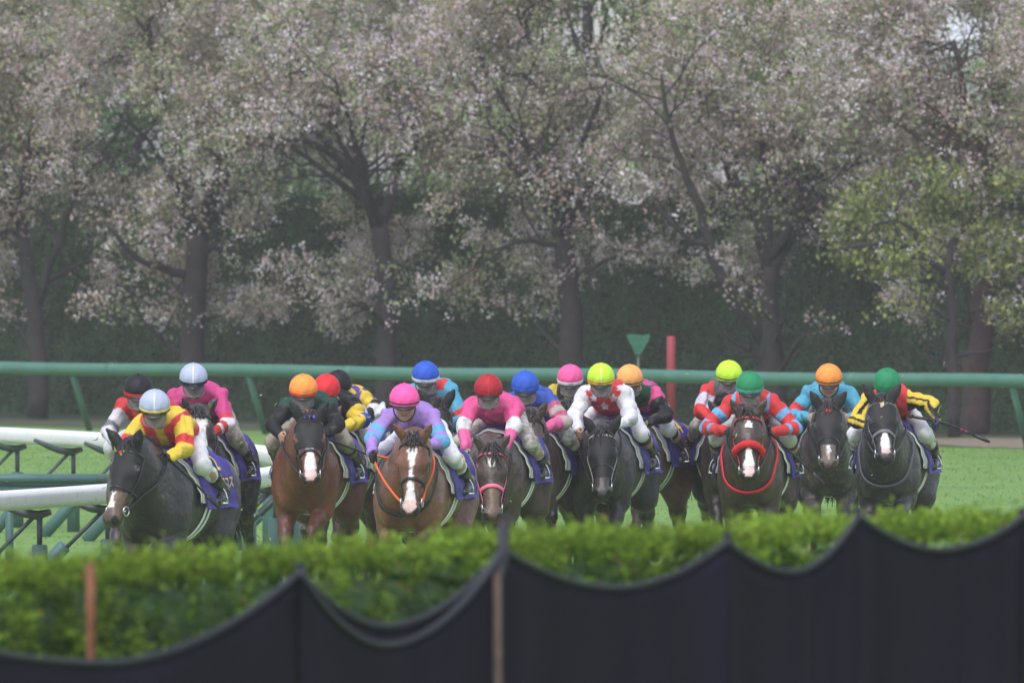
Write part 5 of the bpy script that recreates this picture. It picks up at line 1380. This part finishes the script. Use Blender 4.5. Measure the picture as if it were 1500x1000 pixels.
dkbay = np.array([.040,.028,.024]); blk = np.array([.025,.021,.026]); bay = np.array([.150,.050,.026]); bay2 = np.array([.12,.050,.032]); brn = np.array([.060,.038,.030]); greyb = np.array([.046,.040,.047]); mudb = np.array([.15,.11,.08]); chs = np.array([.16,.062,.036])
CW=sr(172,180,206); CB=sr(24,24,30); CO=sr(245,150,70); CR=sr(212,42,52); CP=sr(245,90,165); CL=sr(190,232,60); CG=sr(32,130,85); CBL=sr(42,86,188); CRD=sr(168,28,44)
E = lambda w=.27,z=1.64,x=.46,w2=None: [V(x,w,z),V(x,-(w2 or w),z)]
SP = [
 dict(n=1,cap=202,top=546,s=174,yaw=14,poll=236,nose=228,pz=1.76,pitch=55,gait='gather',coat=dkbay,bridle=tuple(sr(235,90,140)),bname='pinkish',num=3,
  hlabel='dark bay horse with a thin pink browband, half hidden behind the front left black horse', jlabel='jockey in black cap with red band and white and red silks, at the far left',
  silk=silk(WHITE,[(0,1.1,sr(214,208,222)),(.35,.5,GREYS)],extra=ex1),capc=CB,band=sr(210,40,50)),
 dict(n=2,muzz=(.12,.075,.055),cap=226,top=568,s=185,yaw=15,poll=186,nose=152,pz=1.76,pitch=62,gait='reach',coat=blk,hood=(.008,.008,.009),num=2,name='ハロスコス',mark=[(.07,-.012,.016,(.5,.02,.02)),(.065,.008,.012,(.05,.3,.08)),(.085,0,.011,(.6,.45,.05))],blaze=[(.33,.47,.012,.018)],
  hlabel='black horse in the front left, wearing a black hood and turning its brown muzzle left', jlabel='jockey in white cap with yellow band and red and yellow silks, leaning low',
  silk=silk(RED,[(0,.30,YEL),(.30,.50,RED),(.50,1.1,YEL)],extra=ex2),capc=CW,seam=(.75,.75,.8),band=sr(235,200,50),band2=sr(60,50,50),peak=(.05,.04,.03),jpitch=20,lat=.02,elb=E(.24,1.62,.50),breeches=(.72,.72,.75)),
 dict(n=3,cap=283,top=530,s=167.5,yaw=10,poll=292,nose=306,pz=1.86,pitch=58,gait='stance',coat=blk,num=1,name='ノロク',blaze=[(.04,.13,.060,.045),(.10,.36,.028,.026),(.36,.52,.03,.04)],mud=1,muddy=1,
  hlabel='black horse with a white T-shaped blaze, under the rider in magenta silks', jlabel='jockey in white cap with dark band and magenta silks with red and white cuffs',
  silk=silk(MAG,[(0,.36,MAG),(.36,.46,sr(225,50,80)),(.46,.62,WHITE),(.62,.72,RED),(.72,.78,WHITE),(.78,1.1,RED)]),capc=CW,seam=(.75,.75,.8),band=(.02,.02,.04),breeches=(.40,.36,.30),skin=(.36,.22,.16)),
 dict(n=4,bt=.35,cap=444,top=546,s=169,yaw=9,poll=453,nose=456,pz=1.83,pitch=52,gait='reach',coat=bay,points=np.array([.05,.018,.010]),hood=(.010,.010,.011),hoodlen=.28,num=13,blaze=[(.24,.56,.020,.048)],mark=[(.02,.0,.022,(.05,.10,.55)),(.02,.03,.015,(.05,.10,.55)),(.02,-.03,.015,(.05,.10,.55))],
  hlabel='bright bay horse with a black hood and white muzzle, under an orange-capped rider', jlabel='jockey in orange cap with red band, dark green yoke and black sleeves, bare-handed',
  silk=silk(BLACK,[(0,1.1,BLACK)],extra=ex4),capc=CO,band=sr(225,70,45),bare=1,breeches=(.30,.26,.20),elb=E(.27,1.64,.46),cuff=(.16,.12,.07)),
 dict(n=5,cap=478,top=546,s=163,yaw=12,poll=474,nose=474,pz=1.74,pitch=50,gait='gather',coat=bay2,num=5,
  hlabel='bay horse hidden behind the bright bay, under the red-capped rider', jlabel='jockey in plain red cap and black silks with yellow and blue sleeves',
  silk=silk(BLACK,[(0,.16,BLACK),(.16,.42,YEL),(.42,.56,BLUE),(.56,1.1,YEL)]),capc=CR,breeches=(.6,.6,.62),elb=E(.28,1.62,.42)),
 dict(n=6,cap=495,top=540,s=158.8,yaw=17,poll=500,nose=500,pz=1.72,pitch=50,gait='stance',coat=mudb,points=mudb*.6,num=4,name='ステモリ',mud=1,muddy=1,
  hlabel='mud-splashed brown horse whose hindquarters show right of the bright bay', jlabel='jockey in black cap and purple silks with yellow, black and white sleeves',
  silk=silk(PURP,[(0,.22,YEL),(.22,.45,BLACK),(.45,.64,WHITE),(.64,1.1,BLACK)],extra=ex6),capc=CB,breeches=(.66,.66,.68),lat=.03,elb=[V(.34,.34,1.66),V(.4,-.26,1.64)]),
 dict(n=7,cap=592,top=560,s=179,yaw=11,poll=606,nose=598,pz=1.76,pitch=66,gait='gather',coat=chs,points=np.array([.03,.014,.010]),num=18,rein=tuple(sr(225,95,50)),blaze=[(.09,.17,.038,.022),(.15,.34,.015,.011),(.33,.56,.020,.048)],collar=(.012,.012,.014),
  hlabel='chestnut-brown horse with a long white blaze and an orange rein', jlabel='jockey in bright pink cap, dark goggles and lavender silks with sky-blue hoops',
  silk=silk(LAV,[(0,.26,LAV),(.26,.40,SKY),(.40,.50,LAV),(.50,.64,SKY),(.64,1.1,LAV)]),capc=CP,band=(.03,.01,.03),band2=sr(240,90,160),goggle='dark',jpitch=14,lat=-.02,elb=[V(.50,.27,1.62),V(.46,-.29,1.64)],hnd=[V(.66,.16,1.57),V(.72,-.24,1.52)],breeches=(.72,.72,.76)),
 dict(n=8,cap=623,top=527,s=163,yaw=12,poll=640,nose=632,pz=1.88,pitch=55,gait='reach',coat=dkbay,hood=(.010,.010,.012),num=7,
  hlabel='dark horse in a black hood, behind the chestnut-brown one, with a rider in cyan', jlabel='jockey in blue cap with white band and cyan silks with red armbands',
  silk=silk(CYAN,[(0,.34,CYAN),(.34,.52,RED),(.52,1.1,CYAN)],extra=ex8),capc=CBL,band=(.75,.75,.8),bare=0,glove=(.55,.52,.5),breeches=(.02,.02,.025),elb=E(.31,1.62,.44,.25)),
 dict(n=9,muzz=(.13,.08,.055),cap=715,top=546,s=169,yaw=10,poll=720,nose=722,pz=1.56,pitch=62,gait='stance',coat=brn,num=6,bridle=tuple(sr(225,105,140)),bname='rose',noseband=tuple(sr(235,110,140)),blaze=[(.09,.165,.026,.016)],forelock=.2,
  hlabel='dark brown horse with a lowered head, rose-pink bridle and white star', jlabel='jockey in dark red cap and pink silks with white armbands, arms stretched straight down',
  silk=silk(PINK,[(0,.40,PINK),(.40,.60,WHITE),(.60,1.1,HPINK)],extra=ex9),capc=CRD,seam=(.5,.02,.04),band=(.22,.02,.03),breeches=(.50,.48,.46),muddy=1,elb=E(.21,1.63,.54),hnd=[V(.70,.15,1.43),V(.70,-.15,1.43)],glove=(.25,.24,.22)),
 dict(n=10,muzz=(.08,.055,.045),cap=769,top=541,s=164,yaw=12,poll=776,nose=768,pz=1.79,pitch=58,gait='reach',coat=brn,num=8,blaze=[(.10,.15,.014,.008)],
  hlabel='dark brown horse with a tiny star, between the rose-bridled and the black-hooded ones', jlabel='jockey in plain blue cap with blue yoke and pink and grey hooped sleeves',
  silk=silk(BLUE,[(0,.20,DPINK),(.20,.34,sr(190,175,170)),(.34,.46,DPINK),(.46,.60,sr(190,175,170)),(.60,1.1,HPINK)],extra=ex10),capc=CBL,breeches=(.6,.58,.58),elb=E(.31,1.62,.44,.22),muddy=1),
 dict(n=11,cap=835,top=532,s=156,yaw=6,poll=830,nose=826,pz=1.78,pitch=55,gait='gather',coat=blk,hood=(.014,.018,.032),hoodlen=.42,num=17,
  hlabel='horse in a navy hood at the back of the middle, under the rider in yellow', jlabel='jockey in rose-pink cap with white band and yellow silks with black straps',
  silk=silk(YEL*.8,[(0,1.1,YEL*.8),(.3,.45,BLACK)],extra=ex11),capc=sr(225,90,150),band=(.75,.7,.72)),
 dict(n=12,muzz=(.06,.05,.05),bt=.2,cap=880,top=530,s=163,yaw=10,poll=882,nose=882,pz=1.64,pitch=56,gait='stance',coat=greyb,hood=(.008,.008,.009),hoodlen=.40,bridle=(.45,.42,.36),bname='cream',num=9,forelock=.16,
  hlabel='grey-black horse with a black hood and cream browband, under the rider with white stars', jlabel='jockey in lime-yellow cap with orange band and red silks with white stars, white sleeves',
  silk=silk(RED,[(0,1.1,WHITE)],extra=ex12),capc=CL,seam=(.75,.9,.35),band=sr(225,80,40),band2=sr(220,215,60),bare=1,breeches=(.70,.70,.72),elb=E(.24,1.64,.48),hnd=[V(.68,.16,1.58),V(.68,-.17,1.53)]),
 dict(n=13,bt=.2,cap=922,top=532,s=158.5,yaw=15,poll=905,nose=900,pz=1.72,pitch=50,gait='gather',coat=bay2,num=14,name='ロコクニン',
  hlabel='bay horse whose rump and dark tail stick out right of the middle group', jlabel='jockey in orange cap with green band, pink and black checked silks and black sleeves',
  silk=silk(sr(200,70,140),[(0,1.1,BLACK)],extra=ex13),capc=sr(238,165,95),band=(.02,.05,.02),band2=sr(238,150,80),bare=1,breeches=(.70,.70,.76),lat=.03,elb=E(.32,1.60,.42,.24),hnd=[V(.60,.19,1.55),V(.66,-.16,1.55)]),
 dict(n=14,cap=1068,top=526,s=158,yaw=-2,poll=1062,nose=1056,pz=1.74,pitch=50,gait='reach',coat=dkbay,num=10,muddy=1,
  hlabel='dark horse mostly hidden behind the one with the red sheepskin noseband', jlabel='jockey in lime-yellow cap with dark band, grey vest and red and white sleeves',
  silk=silk(RED,[(0,.16,RED),(.16,.42,sr(210,205,225)),(.42,1.1,RED)],extra=ex14),capc=CL,band=(.05,.06,.02),band2=sr(190,232,60),breeches=(.42,.40,.38),lat=-.03),
 dict(n=15,bt=.25,cap=1098,top=542,s=166,yaw=6,poll=1096,nose=1097,pz=1.83,pitch=54,gait='stance',coat=brn*.8,num=11,bridle=tuple(sr(200,60,70)),bname='red',noseband=tuple(sr(215,40,48)),sheepskin=1,collar=tuple(sr(215,45,60)),blaze=[(.08,.14,.016,.024),(.32,.56,.022,.044)],
  hlabel='dark brown horse with a thick red sheepskin noseband and a white snip', jlabel='jockey in green cap and red silks with sky-blue hoops, elbows spread wide',
  silk=silk(RED,[(0,.20,RED),(.20,.30,SKY),(.30,.42,RED),(.42,.52,SKY),(.52,.64,RED),(.64,.70,SKY),(.70,1.1,RED)],extra=ex15),capc=CG,band=sr(70,160,150),goggle='clear',elb=E(.37,1.59,.42),hnd=[V(.68,.18,1.56),V(.68,-.18,1.56)],breeches=(.45,.43,.40)),
 dict(n=16,muzz=(.16,.12,.11),cap=1214,top=531,s=159,yaw=2,poll=1213,nose=1213,pz=1.82,pitch=52,gait='gather',coat=greyb*.9,hood=(.012,.011,.012),hoodlen=.36,num=15,mark=[(.07,.014,.018,(.5,.03,.03)),(.07,-.014,.018,(.5,.03,.03)),(.055,0,.012,(.5,.03,.03))],blaze=[(.38,.52,.010,.014)],mud=1,
  hlabel='dark hooded horse with a small red mark on its forehead, second from the right', jlabel='jockey in orange cap and cyan silks with red armbands, second from right',
  silk=silk(CYAN,[(0,.30,CYAN),(.30,.50,RED),(.50,1.1,CYAN)]),capc=CO,band=(.03,.02,.02),band2=sr(240,150,80),goggle='dark',elb=E(.31,1.62,.42),hnd=[V(.66,.17,1.60),V(.66,-.17,1.60)],breeches=(.30,.25,.22),muddy=1,glove=(.35,.28,.25),cuff=(.20,.04,.03)),
 dict(n=17,cap=1299,top=537,s=163,yaw=8,poll=1292,nose=1298,pz=1.92,pitch=50,gait='reach',coat=blk*1.3,hood=(.010,.010,.011),hoodlen=.30,num=12,name='ノイスロク',bridle=(.14,.14,.16),bname='grey',noseband=(.16,.16,.18),collar=(.10,.10,.13),mark=[(.07,.0,.024,(.6,.5,.3)),(.055,.018,.014,(.55,.35,.05)),(.09,-.01,.014,(.5,.5,.45))],blaze=[(.30,.52,.016,.040)],
  hlabel='near-black horse with an emblem on its hood and a white nose, farthest right', jlabel='jockey in green cap, red vest and yellow and black striped sleeves, holding a whip out',
  silk=silk(RED,[(0,1.1,YEL)],extra=arm17),capc=CG,jpitch=30,elb=[V(.40,.36,1.76),V(.44,-.27,1.62)],hnd=[V(.50,.42,1.62),V(.66,-.16,1.58)],breeches=(.66,.66,.68),glove=(.03,.035,.09)),
]
def build_pack(which=None):
    for s_ in SP:
        if which and s_['n'] not in which: continue
        zt = CAM_Z-(s_['top']-HOR)/s_['s']; s_['dz'] = zt/SCL-2.238
        s_.setdefault('jyaw', s_['yaw'])
        s_['hands'] = s_.get('hnd') or [V(.67,.165,1.56),V(.67,-.165,1.56)]
        s_['elbows'] = s_.get('elb') or E()
        s_['feet'] = [V(-.13,.335,1.22),V(-.13,-.335,1.22)]
        if s_['n'] == 17:
            rein_hands = [V(.64,.15,1.58),s_['hands'][1]]; real = s_['hands']; s_['hands'] = rein_hands
            r, pos, rz, I = make_horse(s_); s_['hands'] = real
        else: r, pos, rz, I = make_horse(s_)
        make_rider(s_, pos, rz)
        if s_['n'] in (17,2,4,13,15):
            # whip
            h = s_['hands'][0]
            if s_['n'] == 17: a, b = h+V(.10,.0,.0)+V(.06,-.20,.04), h+V(-.04,.33,-.13); pts = [a,h+V(.05,-.01,0),h+V(0,.15,-.05),b]
            elif s_['n'] == 2: h = s_['hands'][0]; a, b = h+V(.10,0,.03), h+V(-.30,.22,-.30); pts = [a,h+V(.05,0,0),(h+b)/2,b]
            elif s_['n'] == 4: a, b = h+V(.08,0,.04), h+V(-.20,.42,-.18); pts = [a,h+V(.06,0,0),(h+b)/2,b]
            elif s_['n'] == 13: a, b = h+V(.06,0,.03), h+V(.06,-.22,-.10); pts = [a,h+V(.05,0,0),(h+b)/2,b]
            else: a, b = h+V(.08,0,.04), h+V(-.25,.35,-.36); pts = [a,h+V(.06,0,0),(h+b)/2,b]
            lab = {17:'black whip with red bands held out sideways by the rider farthest right',2:'black whip along the neck of the front left black horse',4:'black whip in the hand of the orange-capped rider in dark green',13:'light blue whip held by the rider in pink and black checks',15:'black whip in the hand of the wide-elbowed rider in red and blue hoops'}[s_['n']]
            root = empty('riding_whip', tuple(pos), rz); root.scale = (SCL,)*3; tag(root, lab, 'whip', 'whips carried by the jockeys')
            wc = coloured('whip_blue',col=tuple(sr(90,165,225)),rough=.4) if s_['n']==13 else M_leather
            mb = MB(); mb.tube(np.array(pts), [.014,.013,.009,.007], 8); mb.build('shaft', wc, root)
            d_ = nrm(pts[-1]-pts[-2]); mb = MB(); mb.tube(np.array([b-d_*.02,b+d_*.10,b+d_*.13]), [.016,.015,.008], 8, sx=.5); mb.build('flap', M_leather, root)
            mb = MB(); mb.tube(np.array([a-nrm(pts[1]-a)*.02,a+nrm(pts[1]-a)*.01]), .018, 8); mb.build('knob', M_leather, root)
            if s_['n']==17:
                for q_ in (.35,.55): mb = MB(); c_ = pts[2]+(b-pts[2])*q_; mb.tube(np.array([c_-d_*.015,c_+d_*.015]), .0105, 8); mb.build('grip_band', coloured('whip_red',col=(.22,.02,.03),rough=.5), root)

build_pack(ONLY if 'ONLY' in globals() else None)

def build_clods():
    rg = np.random.default_rng(77); mb = MB()
    n = 260
    for k in range(n):
        if k < 120:
            s_ = SP[rg.integers(0,len(SP))]; d = F_PX/s_['s']+rg.uniform(.5,4); x = px2(s_['cap']+rg.normal()*60,d); z = abs(rg.normal(0.9,.55))+.05
        else:
            d = rg.uniform(104,124); x = px2(rg.uniform(350,1500),d); z = rg.uniform(.2,2.1)
        c = V(x,d,z); dr = nrm(rg.normal(size=3)); ln = rg.uniform(.015,.06); p = [c, c+dr*ln*.5+rg.normal(size=3)*.008, c+dr*ln]
        cc = np.array([.28,.32,.14])*rg.uniform(.5,1.5) if rg.random()<.7 else np.array([.09,.07,.04])
        mb.tube(np.array(p), [.002,rg.uniform(.003,.007),.0015], 4, cc)
    o = mb.build('flying_turf', M_hair, usecol=True); tag(o, 'torn blades and crumbs of turf flying up around the horses', 'turf', kind='stuff')
build_clods()
# ------------------------------------------------------------------ rain haze
def build_haze():
    m = bpy.data.materials.new('rain_haze'); m.use_nodes = True
    nt = m.node_tree; nt.nodes.clear()
    v = nt.nodes.new('ShaderNodeVolumePrincipled'); v.inputs['Color'].default_value = (.97,.84,1.0,1); v.inputs['Density'].default_value = HAZE; v.inputs['Anisotropy'].default_value = .2
    o = nt.nodes.new('ShaderNodeOutputMaterial'); nt.links.new(v.outputs[0], o.inputs['Volume'])
    mb = MB(); mb.box((0, 700, 12.0-.5), (900, 1900, 27.0))
    tag(mb.build('haze', m, None, smooth=False), 'pale rain haze filling the air over the track', 'haze', kind='stuff')
HAZE = 0.00037
build_haze()
